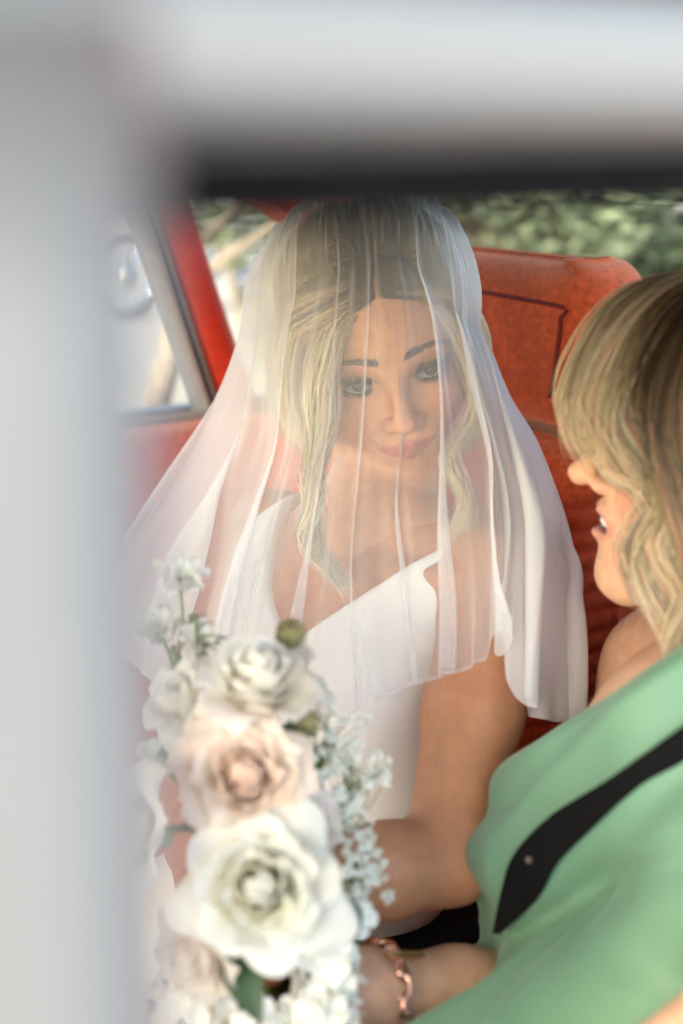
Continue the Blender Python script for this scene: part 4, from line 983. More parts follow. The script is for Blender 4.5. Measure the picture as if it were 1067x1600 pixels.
# hair
def woman_hair():
    H = lambda *p: [P(*q) for q in p]; parts = []
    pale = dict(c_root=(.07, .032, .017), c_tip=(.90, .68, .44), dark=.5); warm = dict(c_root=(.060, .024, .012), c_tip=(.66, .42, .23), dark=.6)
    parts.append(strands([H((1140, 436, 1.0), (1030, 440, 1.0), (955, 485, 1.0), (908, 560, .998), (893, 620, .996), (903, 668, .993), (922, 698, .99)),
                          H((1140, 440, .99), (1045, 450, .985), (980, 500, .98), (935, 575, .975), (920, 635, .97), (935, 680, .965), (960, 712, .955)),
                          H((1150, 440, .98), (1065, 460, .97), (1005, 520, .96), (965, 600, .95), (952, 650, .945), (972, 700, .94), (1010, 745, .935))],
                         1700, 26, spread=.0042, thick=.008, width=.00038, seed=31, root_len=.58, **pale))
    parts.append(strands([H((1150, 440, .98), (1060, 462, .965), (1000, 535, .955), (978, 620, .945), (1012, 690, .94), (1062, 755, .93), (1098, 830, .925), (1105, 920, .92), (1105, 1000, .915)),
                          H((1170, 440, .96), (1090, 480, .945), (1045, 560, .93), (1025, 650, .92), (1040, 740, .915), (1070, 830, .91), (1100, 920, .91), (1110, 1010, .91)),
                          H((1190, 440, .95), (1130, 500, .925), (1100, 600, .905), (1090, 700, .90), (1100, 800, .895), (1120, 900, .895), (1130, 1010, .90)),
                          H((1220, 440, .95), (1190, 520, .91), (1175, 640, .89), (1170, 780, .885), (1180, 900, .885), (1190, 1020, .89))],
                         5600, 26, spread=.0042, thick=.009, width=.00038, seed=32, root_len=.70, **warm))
    parts.append(strands([H((1015, 640, .945), (1005, 720, .94), (1018, 775, .935), (992, 815, .935), (972, 850, .935), (985, 890, .93), (1015, 935, .925), (1050, 985, .92)),
                          H((1025, 650, .94), (1020, 730, .935), (1030, 790, .93), (1005, 830, .93), (985, 865, .93), (997, 905, .925), (1030, 950, .92), (1065, 1010, .915))],
                         90, 28, spread=.0035, thick=.004, width=.0004, curl=.002, turns=2, seed=33, root_len=.05, **pale))
    parts.append(strands([H((955, 690, .95), (935, 718, .955), (952, 742, .95), (985, 757, .94), (1015, 800, .935)), H((960, 700, .96), (948, 725, .955), (965, 748, .95), (995, 772, .945), (1030, 830, .935))], 90, 20, spread=.002, thick=.003, width=.0004, seed=34, root_len=.05, **pale))
    parts.append(strands([H((1040, 720, .93), (1050, 800, .92), (1035, 860, .92), (1060, 930, .915), (1050, 1010, .915), (1075, 1060, .91)), H((1060, 720, .92), (1075, 800, .91), (1062, 870, .91), (1085, 940, .905), (1078, 1030, .905))], 140, 24, spread=.004, thick=.004, width=.0004, curl=.003, turns=2, seed=35, root_len=.05, **pale))
    # under-layer over the skull
    nu, nv = 48, 30; th = np.linspace(0, 2*math.pi, nu, endpoint=False); el = np.linspace(-.9, math.pi/2, nv)
    D = np.stack([np.cos(el)[None]*np.sin(th)[:, None], np.cos(el)[None]*np.cos(th)[:, None], np.sin(el)[None]*np.ones((nu, 1))], -1)
    face = np.clip((D[..., 1]-.25-.3*np.clip(D[..., 2], 0, 1))/.25, 0, 1)*np.clip((.55-D[..., 2])/.2, 0, 1)
    r = 1/np.sqrt((D[..., 0]/.081)**2+(D[..., 1]/.100)**2+(D[..., 2]/.086)**2)*(1-.25*face); q = HC+D*r[..., None]
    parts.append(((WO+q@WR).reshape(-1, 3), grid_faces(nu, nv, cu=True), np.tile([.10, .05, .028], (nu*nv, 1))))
    # the back and sides of the head, falling from the crown
    g = np.random.default_rng(36); n, m = 4200, 18; t = np.linspace(0, 1, m); az = np.radians(62+236*g.random(n)); st = np.stack([.25*np.sin(az), .1+.25*np.cos(az), np.full(n, 1.0)], 1); st /= np.linalg.norm(st, axis=1)[:, None]
    en = np.stack([np.sin(az), np.cos(az), -.55-.15*g.random(n)], 1); en /= np.linalg.norm(en, axis=1)[:, None]
    d = slerp(st[:, None], en[:, None], np.minimum(1, t/.72)[None, :, None]*.999); cl = (az*9).astype(int) % 40; ct = g.random(40)
    r = 1/np.sqrt((d[..., 0]/.086)**2+(d[..., 1]/.106)**2+(d[..., 2]/.092)**2)*(.985+.05*g.random((n, 1))+.02*np.sin(t[None]*6+ct[cl][:, None]*6))
    q = HC+d*r[..., None]; q[..., 2] -= (.085*np.clip((t-.72)/.28, 0, 1))[None]*(.7+.6*g.random((n, 1)))
    Vv, Ff = ribbons(WO+q@WR, .00055*(.5+g.random((n, 1)))*np.ones(m), d@WR)
    tone = np.clip(1.1-.5*g.random(n)-.5*ct[cl], .2, 1.2); rt = np.clip((t-.15)/.7, 0, 1)[None, :, None]
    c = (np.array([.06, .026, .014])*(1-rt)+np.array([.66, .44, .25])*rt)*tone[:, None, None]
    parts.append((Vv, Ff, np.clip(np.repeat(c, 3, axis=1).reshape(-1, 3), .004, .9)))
    V, F, C = join(parts); make('hair', V, F, MT['hair'], woman, col=C)
woman_hair()
# bracelet on the wrist
def bracelet():
    gold = M('rose gold', (.86, .47, .33), .18, metal=1, var=.05, vscale=80)
    ax = unit(WWR-WEL); c = WWR-ax*.012; n = unit(np.cross(ax, CF)); n = n if n[2] > 0 else -n; b = np.cross(ax, n)
    if b@CF > 0: b = -b
    root = empty('bracelet', c-UP*.03, 'rose gold chain bracelet on the forearm beside the bouquet', 'bracelet')
    def ring(rl, rw, t): 
        a = np.linspace(0, 2*math.pi, 22, endpoint=False); p = np.stack([np.sign(np.cos(a))*np.abs(np.cos(a))**.7*rl, np.sign(np.sin(a))*np.abs(np.sin(a))**.8*rw, 0*a], 1)
        V = []
        for i in range(22):
            T = unit(p[(i+1) % 22]-p[i-1]); N = np.cross(T, [0, 0, 1])
            V += [p[i]+t*(math.cos(k)*N+math.sin(k)*np.array([0, 0, 1])) for k in np.linspace(0, 2*math.pi, 8, endpoint=False)]
        return np.array(V), grid_faces(22, 8, cu=True, cv=True)
    V, F = ring(.0072, .0048, .0014); me = None
    R0 = .0305; N = 17
    for i in range(N):
        a = 2*math.pi*i/N+.25; rad = n*math.cos(a)+b*math.sin(a); tan = -n*math.sin(a)+b*math.cos(a)
        w = unit(ax*.75+rad*.65*(1 if i % 2 else -1)); z = np.cross(tan, w); pos = c+rad*R0+ax*.004*math.sin(2*a)
        Mx = Matrix(((tan[0], w[0], z[0], pos[0]), (tan[1], w[1], z[1], pos[1]), (tan[2], w[2], z[2], pos[2]), (0, 0, 0, 1)))
        if me is None:
            me = bpy.data.meshes.new('link'); me.from_pydata([tuple(v) for v in V], [], [tuple(map(int, f)) for f in F]); me.materials.append(gold); me.polygons.foreach_set('use_smooth', [True]*len(me.polygons))
        share(me, 'link', root, Mx)
    p0 = c+n*R0+b*.012; V, F = tube(np.array([p0-ax*.022+n*.002, p0-ax*.020+n*.002, p0+ax*.012+n*.001, p0+ax*.014+n*.001]), [.0015, .0024, .0024, .0015], 10); make('toggle_bar', V, F, gold, root)
    V, F = tube(spline([c+(R0-.004)*(n*math.cos(a)+b*math.sin(a))-ax*.003 for a in np.linspace(-.1, .9, 10)], 16), .0028, 8, squash=2.2); make('cuff_plate', V, F, gold, root)
bracelet()
# ------------------------------------------------------------------ the veil
def veil_mat():
    m = bpy.data.materials.new('sheer tulle'); m.use_nodes = True; t = m.node_tree; N = t.nodes; Lk = t.links; N.remove(N['Principled BSDF'])
    g = N.new('ShaderNodeNewGeometry'); dot = N.new('ShaderNodeVectorMath'); dot.operation = 'DOT_PRODUCT'; Lk.new(g.outputs['Incoming'], dot.inputs[0]); Lk.new(g.outputs['Normal'], dot.inputs[1])
    def mth(op, a, b=None):
        n = N.new('ShaderNodeMath'); n.operation = op
        for i, v in enumerate((a, b)):
            if v is None: continue
            if isinstance(v, (int, float)): n.inputs[i].default_value = v
            else: Lk.new(v, n.inputs[i])
        return n.outputs[0]
    a = mth('MAXIMUM', mth('ABSOLUTE', dot.outputs['Value']), .30)
    vc = N.new('ShaderNodeVertexColor'); vc.layer_name = 'Col'; sp = N.new('ShaderNodeSeparateColor'); Lk.new(vc.outputs['Color'], sp.inputs[0])
    through = mth('POWER', mth('SUBTRACT', 1.0, sp.outputs[0]), mth('DIVIDE', 1.0, a)); fac = mth('SUBTRACT', 1.0, through)
    d = N.new('ShaderNodeBsdfDiffuse'); d.inputs[0].default_value = (.84, .83, .82, 1); tr = N.new('ShaderNodeBsdfTranslucent'); tr.inputs[0].default_value = (.84, .83, .82, 1)
    mx = N.new('ShaderNodeMixShader'); mx.inputs[0].default_value = .38; Lk.new(d.outputs[0], mx.inputs[1]); Lk.new(tr.outputs[0], mx.inputs[2])
    tp = N.new('ShaderNodeBsdfTransparent'); m2 = N.new('ShaderNodeMixShader'); Lk.new(fac, m2.inputs[0]); Lk.new(tp.outputs[0], m2.inputs[1]); Lk.new(mx.outputs[0], m2.inputs[2])
    Lk.new(m2.outputs[0], N['Material Output'].inputs['Surface']); return m
VG = [
 [(500,322,1.34),(440,372,1.37),(398,430,1.39),(385,520,1.41),(340,640,1.44),(270,770,1.44),(200,880,1.42),(150,1000,1.38)],
 [(500,320,1.31),(450,375,1.30),(415,450,1.29),(400,560,1.29),(372,660,1.30),(310,780,1.30),(250,900,1.27),(215,1040,1.22)],
 [(510,318,1.28),(470,385,1.23),(440,480,1.20),(425,600,1.20),(418,700,1.20),(388,800,1.19),(350,940,1.15),(325,1120,1.08)],
 [(530,316,1.26),(510,390,1.19),(492,490,1.15),(480,600,1.14),(470,700,1.14),(440,810,1.13),(400,960,1.10),(370,1150,1.04)],
 [(555,316,1.25),(550,400,1.165),(545,500,1.13),(540,610,1.12),(530,700,1.115),(515,800,1.105),(492,960,1.09),(470,1150,1.05)],
 [(580,316,1.25),(590,400,1.16),(600,500,1.12),(605,620,1.10),(600,700,1.10),(592,800,1.095),(598,910,1.08),(612,1085,1.055)],
 [(605,316,1.25),(630,400,1.165),(650,500,1.13),(660,620,1.115),(665,720,1.11),(675,820,1.09),(690,940,1.07),(692,1058,1.06)],
 [(625,317,1.26),(665,400,1.19),(700,500,1.165),(722,620,1.15),(742,720,1.13),(748,830,1.09),(756,930,1.065),(757,1032,1.05)],
 [(635,317,1.27),(680,400,1.205),(716,500,1.185),(742,620,1.175),(770,720,1.15),(785,820,1.10),(782,900,1.075),(776,975,1.065)],
 [(645,318,1.28),(692,400,1.22),(730,500,1.21),(762,610,1.20),(792,710,1.165),(812,830,1.11),(808,950,1.07),(802,1095,1.05)],
 [(658,321,1.31),(713,415,1.27),(753,530,1.27),(785,620,1.26),(828,700,1.22),(862,820,1.16),(872,960,1.11),(872,1128,1.08)],
 [(655,325,1.36),(700,420,1.38),(740,540,1.40),(775,640,1.38),(810,720,1.34),(840,840,1.28),(850,960,1.22),(838,1085,1.18)],
 [(600,328,1.41),(610,420,1.45),(620,540,1.46),(640,660,1.45),(660,780,1.42),(680,900,1.40),(690,1000,1.40)],
 [(545,326,1.40),(500,420,1.45),(470,540,1.47),(440,660,1.48),(400,780,1.48),(360,900,1.48)],
]
def veil():
    nv = 110; G = np.array([spline([P(*q) for q in g], nv) for g in VG]); k = len(G); nu = 760
    Gc = np.concatenate([G, G[:1]])                                   # closed round the head
    def at(u):
        u = np.clip(u, 0, k-1e-6); i = u.astype(int); f = (u-i)[..., None]
        j = np.arange(nv)[None]
        a, b, c, d = Gc[(i-1) % k, j], Gc[i % k, j], Gc[(i+1) % k, j], Gc[(i+2) % k, j]
        return .5*((2*b)+(-a+c)*f+(2*a-5*b+4*c-d)*f**2+(-a+3*b-3*c+d)*f**3)
    v = np.linspace(0, 1, nv); U = np.linspace(0, k, nu, endpoint=False)
    g = np.random.default_rng(8)
    # pleats: centre (in guide units), half-width, depth, overlap, start height
    PL_ = [(0.50, .45, .016, 1.6, .10), (1.45, .50, .016, 2.0, .10), (2.55, .40, .010, 2.1, .04), (3.70, .24, .005, 1.9, .06), (4.62, .11, .005, 1.7, .05),
           (5.30, .26, .008, 1.8, .46), (6.20, .26, .010, 2.3, .03), (7.25, .36, .014, 2.3, .22), (8.10, .26, .012, 1.8, .45), (9.05, .42, .016, 2.3, .05), (10.05, .30, .014, 2.0, .25), (10.70, .3, .012, 1.4, .2), (11.40, .3, .016, 1.6, .2), (12.20, .4, .016, 1.4, .2), (13.20, .4, .016, 1.5, .2)]
    Ug = np.repeat(U[:, None], nv, 1); dn = np.zeros_like(Ug); op = np.zeros_like(Ug)
    for c, w, dep, ov, st in PL_:
        cw = c+.06*np.sin(v*5+c*3)[None]; x = (U[:, None]-cw)/w; x = (x+k/w/2) % (k/w)-k/w/2
        e = np.clip((v-st)/(.75-st*.6), 0, 1)[None]**.8; e = e*(1+.25*np.sin(v*9+c*5)[None])
        win = np.exp(-x*x*1.1)
        Ug = Ug-w*ov*e*.75*np.sin(x*1.5)*win*(1); dn = dn+dep*e*np.cos(x*1.7)*win
    fine = (vnoise(np.stack([Ug*5.0, np.repeat(v[None], nu, 0)*4, 0*Ug], -1))-.5)*(.005+.008*v**3)[None]*np.clip(v*2, 0, 1)[None]
    A = at(Ug % k); shp = A.shape; A = A.reshape(-1, 3)
    # keep the cloth outside the hair and the body
    for _ in range(2):
        q = (A-BO)@BR.T-HC; r = np.linalg.norm(q, axis=1); dd = q/r[:, None]; need = hair_r(dd)*1.034+.003; need = np.where(q[:, 2] > -.11, need, 0)
        A = np.where((r < need)[:, None], BO+(HC+dd*np.maximum(need, r)[:, None])@BR, A)
    BS = bride_body()
    for _ in range(3):
        d0 = np.concatenate([BS(A[i:i+2000].astype(np.float32)) for i in range(0, len(A), 2000)]); m = d0 < .008
        if not m.any(): break
        B_ = A[m]; gr = np.stack([np.concatenate([BS((B_[i:i+2000]+e).astype(np.float32)) for i in range(0, len(B_), 2000)])-d0[m] for e in np.eye(3)*.002], 1); gr /= np.linalg.norm(gr, axis=1)[:, None]+1e-9
        A[m] = B_+gr*(.009-d0[m])[:, None]
    A = A.reshape(shp)
    Tu = np.gradient(at((Ug*0+U[:, None]) % k), axis=0); Tv = np.gradient(A, axis=1); N = np.cross(Tu, Tv); N /= np.linalg.norm(N, axis=2, keepdims=True)+1e-9
    cen = P(600, 700, 1.30); out = A-cen; out[..., 2] = 0; sg = np.sign((N*out).sum(2, keepdims=True)); N = N*np.where(sg == 0, 1, sg)
    q = (A-BO)@BR.T-HC; dd = q/np.linalg.norm(q, axis=2, keepdims=True); nearh = np.clip((np.linalg.norm(q, axis=2)/hair_r(dd)-1.0)/.25, 0, 1)[..., None]
    N = N*nearh+(dd@BR)*(1-nearh); N /= np.linalg.norm(N, axis=2, keepdims=True)+1e-9
    A = A+N*(np.maximum(dn, -.002)+fine+.003)[..., None]
    # small crumples near the crown
    vv = np.repeat(v[None], nu, 0)
    cr = np.abs(vnoise(np.stack([Ug*3.1, vv*22, 0*Ug+3], -1))-.5)*.022*np.exp(-((v-.04)/.07)**2)[None]+np.abs(vnoise(np.stack([Ug*6.3, vv*30, 0*Ug+9], -1))-.5)*.008*np.exp(-((v-.10)/.12)**2)[None]
    A = A+N*cr[..., None]
    for _ in range(2): A[:, 1:-1] = .25*A[:, :-2]+.5*A[:, 1:-1]+.25*A[:, 2:]
    o = np.full((nu, nv), .235); o[:, -1:] = .40; o = np.maximum(o, .235+.50*np.exp(-((U-8.9)/1.5)**2)[:, None])
    o = np.maximum(o, (.235+.10*np.clip((3.2-U)/1.2, 0, 1))[:, None])
    F = grid_faces(nu, nv, cu=True); C = np.stack([o.reshape(-1)]*3, 1)
    return make('veil', A.reshape(-1, 3), F, veil_mat(), bride, col=C)
veil()
# ------------------------------------------------------------------ the bouquet
MT['petal'] = M('rose petal', vcol=True, rough=.6, spec=.15, transl=.55, sheen=.15, bump=.10, bscale=300)
MT['stem'] = M('green stem', (.12, .17, .06), .6, var=.2, vscale=60)
MT['leaf'] = M('dark green leaf', (.035, .075, .035), .45, var=.25, vscale=40, bump=.2, bscale=150, transl=.15)
MT['pod'] = M('dry olive seed pod', (.22, .19, .09), .8, var=.3, vscale=120, bump=.6, bscale=300)
MT['tiny'] = M('small white blossom', (.87, .86, .77), .7, spec=.2, var=.06, vscale=200, transl=.3)
bouquet = empty('bouquet', STEM1, 'bouquet of white and peach roses with gypsophila, held upright', 'bouquet')
def petal_grid(c, ax, phi, L, W, b0, b1, b2, rho0, wrap, tipx, roll, seed, cin, cout, edge=None, nu=11, nv=10, e1=None):
    """one petal: it leaves the axis at angle b0, bends to b1, ends at b2 (radians from the axis)"""
    g = np.random.default_rng(seed); n0 = unit(np.cross(ax, e1 if e1 is not None else [.3, .2, .9])); m0 = np.cross(ax, n0)
    er = math.cos(phi)*n0+math.sin(phi)*m0; et = -math.sin(phi)*n0+math.cos(phi)*m0
    v = np.linspace(0, 1, nv); bet = np.where(v < .5, b0+(b1-b0)*(v/.5), b1+(b2-b1)*((v-.5)/.5)**1.3)
    ds = L/(nv-1); rho = rho0+np.r_[0, np.cumsum(np.sin(bet[:-1])*ds)]; h = np.r_[0, np.cumsum(np.cos(bet[:-1])*ds)]
    w = W*np.sin(np.clip(.10+.90*v, 0, 1)**.75*math.pi*.80)/math.sin(math.pi*.5); w = np.maximum(w, .12*W)
    u = np.linspace(-1, 1, nu); ph = g.random()*6
    out = np.zeros((nu, nv, 3)); col = np.zeros((nu, nv, 3))
    for j in range(nv):
        s = u*w[j]; Rw = max(wrap, .3*w[j]); a = s/Rw; x = Rw*np.sin(a); inw = Rw*(1-np.cos(a))
        wave = L*(.035*np.sin(3*u+ph+2*v[j])+.015*np.sin(7*u+2*ph))*v[j]
        tip = (1-np.abs(u)**2.2)*tipx*L*v[j]**4
        rl = roll*L*(np.abs(u)**3)*v[j]**1.5+roll*L*.8*v[j]**6
        nrm = math.cos(bet[j])*er-math.sin(bet[j])*ax; tg = math.sin(bet[j])*er+math.cos(bet[j])*ax
        out[:, j] = c+er*(rho[j])+ax*h[j]+et*x[:, None]-nrm*(inw-wave-rl)[:, None]+tg*tip[:, None]
        f = v[j]**.9; cc = np.asarray(cin)*(1-f)+np.asarray(cout)*f
        if edge is not None: e = np.clip(np.maximum(np.abs(u)**4, v[j]**6)*v[j], 0, 1)[:, None]; cc = cc*(1-e)+np.asarray(edge)*e
        col[:, j] = cc
    col *= (1+.05*g.normal()+.04*(vnoise(out*160)-.5)[..., None])
    return out.reshape(-1, 3), np.clip(col.reshape(-1, 3), 0, .92)
PF = grid_faces(11, 10)
def rose(px, py, d, rad_px, axis, n, cin, cout, edge=None, seed=1, openness=1.0, label=None, tip=.10, spin=0.0, core=.9, name='rose'):
    c0 = P(px, py, d); R = rad_px*d/FPX; ax = unit(axis); c = c0-ax*R*.55
    V, F = lathe(c-ax*R*.25, ax, [(.0, 0), (R*.16, R*.02), (R*.22, R*.16), (R*.16, R*.3), (.0, R*.36)], 16)
    o = make(name, V, F, MT['stem'], bouquet)
    if label: o['label'] = label
    for i in range(n):
        t = (i/(n-1))**1.25; phi = i*2.39996+spin; g = np.random.default_rng(seed*97+i); j = g.normal(size=4)
        L = R*(.88+.32*t+.04*j[0]); W = R*(.30+.42*t**.8)*(1+.07*j[1])
        b0 = math.radians(20+50*t*openness+4*j[2]); b1 = math.radians(-10*(1-t)+48*t**1.2*openness+4*j[3]); b2 = math.radians(-75*(1-t)**2.0+(10+90*t**2.0)*openness*t)
        V, C = petal_grid(c+ax*R*.24*(1-t)**2, ax, phi, L, W, b0, b1, b2, R*.02+R*.07*t, R*(.20+.52*t), tip*t**2, .03+.15*t**2, seed*100+i, np.asarray(cin)*(1-t)+np.asarray(cout)*t*1.0, cout, edge)
        make('petal', V, PF, MT['petal'], o, col=C)
    return o
W1, W2 = (.80, .76, .66), (.84, .81, .74)
toc = -ray(400, 1250)
rose(405, 1062, .855, 98, toc*.35+UP*1.0+CX*.12, 26, (.88, .76, .64), (.88, .84, .76), (.88, .83, .77), 2, 1.0, 'creamy white rose facing up, at the top of the bouquet', .06, spin=.4)
rose(385, 1213, .835, 108, toc+UP*.28-CX*.10, 46, (.93, .66, .50), (.90, .83, .75), (.92, .74, .62), 5, .82, 'peach garden rose with a ruffled apricot heart', .02, spin=1.0)
rose(408, 1388, .81, 112, toc+UP*.05-CX*.06, 38, (.86, .80, .46), (.88, .86, .77), (.88, .87, .80), 7, .98, 'largest white rose with pointed outer petals and a yellow heart', .26, spin=2.2)
rose(478, 1290, .855, 66, toc*.8+UP*.5+CX*.7, 22, (.84, .66, .56), (.84, .75, .68), None, 9, .8, 'small blush rose tucked between the peach and the large white rose', .04)
rose(205, 1300, .80, 98, toc*.7-CX*.8+UP*.15, 24, (.88, .80, .68), (.88, .84, .75), None, 11, .9, 'pale rose at the left of the bouquet', .08)
rose(285, 1095, .87, 70, toc*.6-CX*.9+UP*.35, 20, (.80, .76, .66), (.84, .82, .75), None, 13, 1.0, 'white rose low to the left of the topmost rose', .08)
rose(310, 1490, .83, 80, toc*.8-CX*.5-UP*.4, 20, (.88, .76, .66), (.88, .82, .74), None, 15, .9, 'pale rose below the largest white rose', .06)
# stems gathered behind the flowers
ax = unit(STEM1-STEM0)
for i, (px, py, d) in enumerate([(405, 1062, .88), (385, 1213, .86), (412, 1385, .84), (478, 1290, .875), (235, 1300, .81), (290, 1095, .885), (310, 1490, .86), (500, 1420, .88), (300, 960, .93), (270, 1010, .93), (480, 1530, .87)]):
    a = i*2.4; o = (np.cross(ax, CX)*math.cos(a)+CX*math.sin(a))*.011
    V, F = tube(spline([P(px, py, d+.02), P(px, py, d+.02)*.45+STEM0*.55+o, STEM0+ax*.05+o, STEM1+o*1.4], 16), .0026, 6); make('stem', V, F, MT['stem'], bouquet)
V, F = tube([STEM0+ax*.20, STEM0+ax*.205, STEM0+ax*.235, STEM0+ax*.24], [.015, .0185, .0185, .015], 16); make('ribbon', V, F, MT['satin_white'], bouquet)
# leaves
def leafm(base, tipp, w, nrm, bend=.15, name='leaf'):
    base, tipp = np.asarray(base), np.asarray(tipp); d = tipp-base; L = np.linalg.norm(d); d = d/L; s = unit(np.cross(d, nrm)); n = np.cross(s, d)
    u = np.linspace(-1, 1, 7); v = np.linspace(0, 1, 10); ww = w*np.sin(math.pi*v**.8)**.8
    V = np.array([[base+d*L*b+s*a*ww[j]+n*(L*bend*math.sin(math.pi*b)-abs(a)*ww[j]*-.25) for j, b in enumerate(v)] for a in u]); B = V-n*.0006
    make(name, np.vstack([V.reshape(-1, 3), B.reshape(-1, 3)]), np.vstack([grid_faces(7, 10), grid_faces(7, 10)[:, ::-1]+70]), MT['leaf'], bouquet)
leafm(P(375, 1475, .845), P(408, 1602, .80), .0125, -CF); leafm(P(440, 1135, .86), P(492, 1148, .87), .008, -CF)
leafm(P(530, 1400, .86), P(556, 1470, .855), .010, -CF); leafm(P(440, 1590, .86), P(520, 1680, .84), .014, -CF); leafm(P(330, 1150, .88), P(250, 1180, .89), .009, -CF)
# seed pods
def pod(px, py, d, r):
    c = P(px, py, d); n = 150; i = np.arange(n); z = 1-2*(i+.5)/n; a = i*2.39996; q = np.stack([np.sqrt(1-z*z)*np.cos(a), np.sqrt(1-z*z)*np.sin(a), z], 1)
    parts = [lathe(c, -CF, [(r*.75*math.sin(t), -r*.75*math.cos(t)) for t in np.linspace(.05, 3.09, 10)], 14)]
    for d_ in q[::2]:
        e = unit(np.cross(d_, [.3, .5, .8])); f = np.cross(d_, e)
        parts.append((np.array([c+d_*r*.6]+[c+d_*r*1.0+r*.16*(math.cos(k)*e+math.sin(k)*f) for k in np.linspace(0, 6.28, 6, endpoint=False)]+[c+d_*r*.86]), [(0, 1+k, 1+(k+1) % 6) for k in range(6)]+[(7, 1+(k+1) % 6, 1+k) for k in range(6)]))
    V, F = cat_mesh(parts); make('seed_pod', V, F, MT['pod'], bouquet, smooth=False)
pod(455, 990, .875, .0098); pod(480, 1128, .86, .0085)
# gypsophila: thin branching stems, each ending in a ruffled white floret
def floret_mesh(seed, petals=9, r=.0040, name='floret', mat='tiny'):
    g = np.random.default_rng(seed); Vs, Fs, n = [], [], 0
    for i in range(petals):
        z = 1-1.35*(i+.5)/petals; a = i*2.39996; d_ = np.array([math.sqrt(max(0, 1-z*z))*math.cos(a), math.sqrt(max(0, 1-z*z))*math.sin(a), z]); e = unit(np.cross(d_, [.3, .5, .8])); f = np.cross(d_, e)
        s = r*(.75+.5*g.random()); V = [d_*r*.15, d_*s*.8+e*s*.5, d_*s*1.15+e*s*.28+f*s*.1, d_*s*1.0, d_*s*1.15-e*s*.28-f*s*.1, d_*s*.8-e*s*.5, d_*s*.72+f*s*.42]
        Vs += V; Fs += [tuple(x+n for x in t) for t in ((0, 1, 2, 3), (0, 3, 4, 5), (0, 6, 1), (0, 5, 6), (6, 3, 2, 1), (6, 5, 4, 3))]; n += 7
    me = bpy.data.meshes.new(name); me.from_pydata([tuple(v) for v in Vs], [], Fs); me.materials.append(MT[mat]); return me
FM = [floret_mesh(s) for s in range(4)]
def place(me, name, parent, pos, up, sc, g):
    z = unit(up); x = unit(np.cross(z, g.normal(size=3))); y = np.cross(z, x)
    share(me, name, parent, Matrix(((x[0]*sc, y[0]*sc, z[0]*sc, pos[0]), (x[1]*sc, y[1]*sc, z[1]*sc, pos[1]), (x[2]*sc, y[2]*sc, z[2]*sc, pos[2]), (0, 0, 0, 1))))
def sprig(root, mid_, ends, seed, sc=1.0):
    g = np.random.default_rng(seed); r0, m0 = P(*root), P(*mid_); parts = [tube(spline([r0, (r0+m0)/2+g.normal(size=3)*.003, m0], 10), np.linspace(.0009, .0006, 10), 5)]
    tips = []
    for e in ends:
        t = P(*e); k = .35+.6*g.random(); s = r0*(1-k)+m0*k; q = spline([s, (s+t)/2+g.normal(size=3)*.004+UP*.002, t], 8)
        parts.append(tube(q, np.linspace(.00055, .0003, 8), 4)); tips.append((t, q[-1]-q[-3]))
    V, F = cat_mesh(parts); o = make('gypsophila_sprig', V, F, MT['stem'], bouquet)
    for t, d_ in tips: place(FM[g.integers(4)], 'floret', o, t, unit(d_)*.5+unit(-CF)*.8, sc*(.55+.65*g.random()), g)
gy = [((470, 1330, .90), (515, 1135, .90), [(500, 1070, .90), (518, 1112, .895), (503, 1118, .905), (535, 1128, .90), (560, 1133, .905), (548, 1125, .90), (575, 1122, .91), (490, 1140, .89), (515, 1145, .90), (527, 1155, .895), (542, 1163, .90), (485, 1165, .895), (505, 1168, .90), (495, 1085, .90), (520, 1090, .905), (508, 1150, .89), (488, 1185, .89)], 51),
      ((480, 1360, .90), (560, 1200, .90), [(560, 1165, .90), (557, 1190, .905), (545, 1185, .90), (578, 1190, .90), (575, 1205, .90), (590, 1208, .90), (603, 1205, .90), (600, 1218, .895), (572, 1222, .895), (545, 1212, .90), (532, 1195, .895), (520, 1205, .89), (515, 1180, .90), (590, 1180, .905), (608, 1190, .905), (583, 1218, .90), (500, 1215, .89)], 52),
      ((480, 1380, .89), (545, 1270, .89), [(540, 1245, .89), (560, 1245, .89), (555, 1262, .885), (530, 1240, .885), (515, 1250, .88), (535, 1270, .885), (548, 1290, .885), (560, 1305, .885), (575, 1300, .89), (580, 1310, .89), (527, 1290, .88), (545, 1315, .88), (538, 1255, .89), (520, 1272, .885), (565, 1275, .89), (530, 1310, .88)], 53),
      ((480, 1420, .885), (570, 1345, .885), [(575, 1330, .885), (590, 1332, .885), (598, 1350, .885), (580, 1355, .88), (565, 1345, .88), (585, 1375, .885), (600, 1372, .885), (607, 1400, .885), (575, 1370, .88), (560, 1365, .875), (550, 1340, .875), (545, 1360, .87), (555, 1385, .875), (580, 1428, .88), (565, 1400, .875), (550, 1410, .87), (590, 1345, .89), (570, 1318, .885), (570, 1390, .88), (540, 1330, .875), (552, 1395, .87)], 54)]
for r_, m_, e_, s_ in gy: sprig(r_, m_, e_, s_)
g_ = np.random.default_rng(77)
for k in range(4):    # smaller buds between them
    r_, m_, e_, _ = gy[k]; sprig(r_, m_, [(e[0]+g_.normal()*9, e[1]+g_.normal()*11, e[2]+g_.normal()*.006) for e in e_[::2]], 60+k, .55)
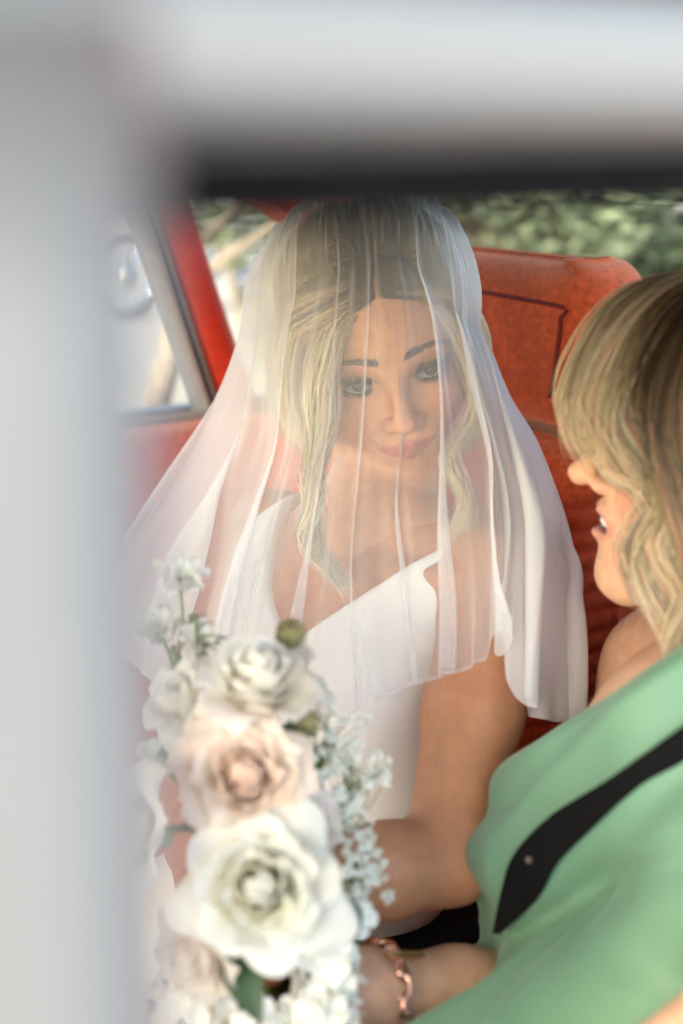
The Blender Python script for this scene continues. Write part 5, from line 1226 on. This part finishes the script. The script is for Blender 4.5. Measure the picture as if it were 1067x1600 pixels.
# hydrangea-like heads: four-petalled white florets
def four_petal(seed, r=.0085):
    g = np.random.default_rng(seed); Vs, Fs, n = [], [], 0
    for i in range(4):
        a = i*math.pi/2+.2*g.normal(); e = np.array([math.cos(a), math.sin(a), 0]); f = np.array([-math.sin(a), math.cos(a), 0]); z = np.array([0, 0, 1.0]); s = r*(.9+.25*g.random()); cz = .25+.3*g.random()
        for v in (0, .35, .7, 1.0):
            w = s*.62*math.sin(math.pi*min(.08+v*.80, 1))**.7
            for u in (-1, -.5, 0, .5, 1): Vs.append(e*s*v+f*w*u+z*s*(cz*v*v-.12*u*u*v))
        for j in range(3):
            for k in range(4): b = n+j*5+k; Fs.append((b, b+1, b+6, b+5))
        n += 20
    me = bpy.data.meshes.new('blossom'); me.from_pydata([tuple(v) for v in Vs], [], Fs); me.materials.append(MT['tiny']); me.polygons.foreach_set('use_smooth', [True]*len(Fs)); return me
HM = [four_petal(s) for s in range(3)]
def hydrangea(px, py, d, r_px, n, seed, sc=1.0):
    g = np.random.default_rng(seed); c = P(px, py, d); R = r_px*d/FPX; parts = []; spots = []
    for i in range(n):
        z = 1-1.3*(i+.5)/n; a = i*2.39996; q = np.array([math.sqrt(max(0, 1-z*z))*math.cos(a), math.sqrt(max(0, 1-z*z))*math.sin(a), z]); w = unit(q[0]*CX+q[1]*CU-q[2]*CF); p = c+w*R*(.85+.25*g.random())
        parts.append(tube([c+CF*R*.5, p], .0007, 4)); spots.append((p, w))
    V, F = cat_mesh(parts); o = make('hydrangea_head', V, F, MT['stem'], bouquet)
    for p, w in spots: place(HM[g.integers(3)], 'blossom', o, p, w+g.normal(size=3)*.25, sc*(.8+.4*g.random()), g)
hydrangea(505, 1500, .865, 48, 20, 1); hydrangea(500, 1592, .855, 52, 20, 2, 1.15); hydrangea(300, 1565, .86, 62, 26, 3); hydrangea(400, 1640, .85, 70, 24, 4, 1.1); hydrangea(556, 1432, .868, 16, 5, 5, 1.0)
# white nigella-like flowers on thin stems at the upper left, with thread-like bracts
def nigella(px, py, d, r_px, seed, base):
    g = np.random.default_rng(seed); c = P(px, py, d); R = r_px*d/FPX; ax = unit(UP*.8-CF*.5+g.normal(size=3)*.15)
    V, F = tube(spline([P(*base), (P(*base)+c)/2+CX*.004, c-ax*R*.15], 14), .0012, 6); o = make('filler_flower', V, F, MT['stem'], bouquet)
    for i in range(14):
        t = i/13; V, C = petal_grid(c, ax, i*2.39996, R*(.7+.4*t), R*.32, math.radians(30+40*t), math.radians(20+50*t), math.radians(30+70*t), R*.08, R*.5, .1, .08, seed*50+i, (.80, .80, .70), (.84, .84, .80)); make('petal', V, PF, MT['petal'], o, col=C)
    n0 = unit(np.cross(ax, CX)); m0 = np.cross(ax, n0)
    for i in range(12):
        a = i*.5236; e = math.cos(a)*n0+math.sin(a)*m0; V, F = tube(spline([c-ax*R*.25, c-ax*R*.25+e*R*.35-ax*R*.1, c-ax*R*.05+e*R*.6+g.normal(size=3)*R*.05], 8), np.linspace(.0009, .0003, 8), 5); make('bract', V, F, MT['stem'], o)
    return o
nigella(283, 905, .945, 40, 3, (270, 1050, .95)); nigella(252, 985, .95, 42, 4, (270, 1090, .95)); nigella(318, 1005, .94, 36, 5, (318, 1090, .93)); nigella(300, 1150, .93, 36, 6, (330, 1220, .92)); nigella(255, 1190, .92, 40, 7, (300, 1280, .92))
for i, (px, py, dx, dy) in enumerate([(308, 985, 26, -14), (308, 1000, 30, -6), (310, 1020, 34, -16), (312, 1030, 28, 8), (300, 970, 24, -8), (308, 1045, -8, 40), (316, 1050, 14, 36), (312, 1010, 38, -2)]):
    a, b = P(px, py, .935), P(px+dx, py+dy, .93); V, F = tube(spline([a, (a+b)/2+UP*.002, b], 8), np.linspace(.0008, .0003, 8), 5); make('thread_leaf', V, F, MT['leaf'], bouquet)
V, F = tube(spline([P(306, 960, .935), P(309, 1010, .935), P(314, 1080, .93)], 12), .0013, 6); make('stem', V, F, MT['stem'], bouquet)
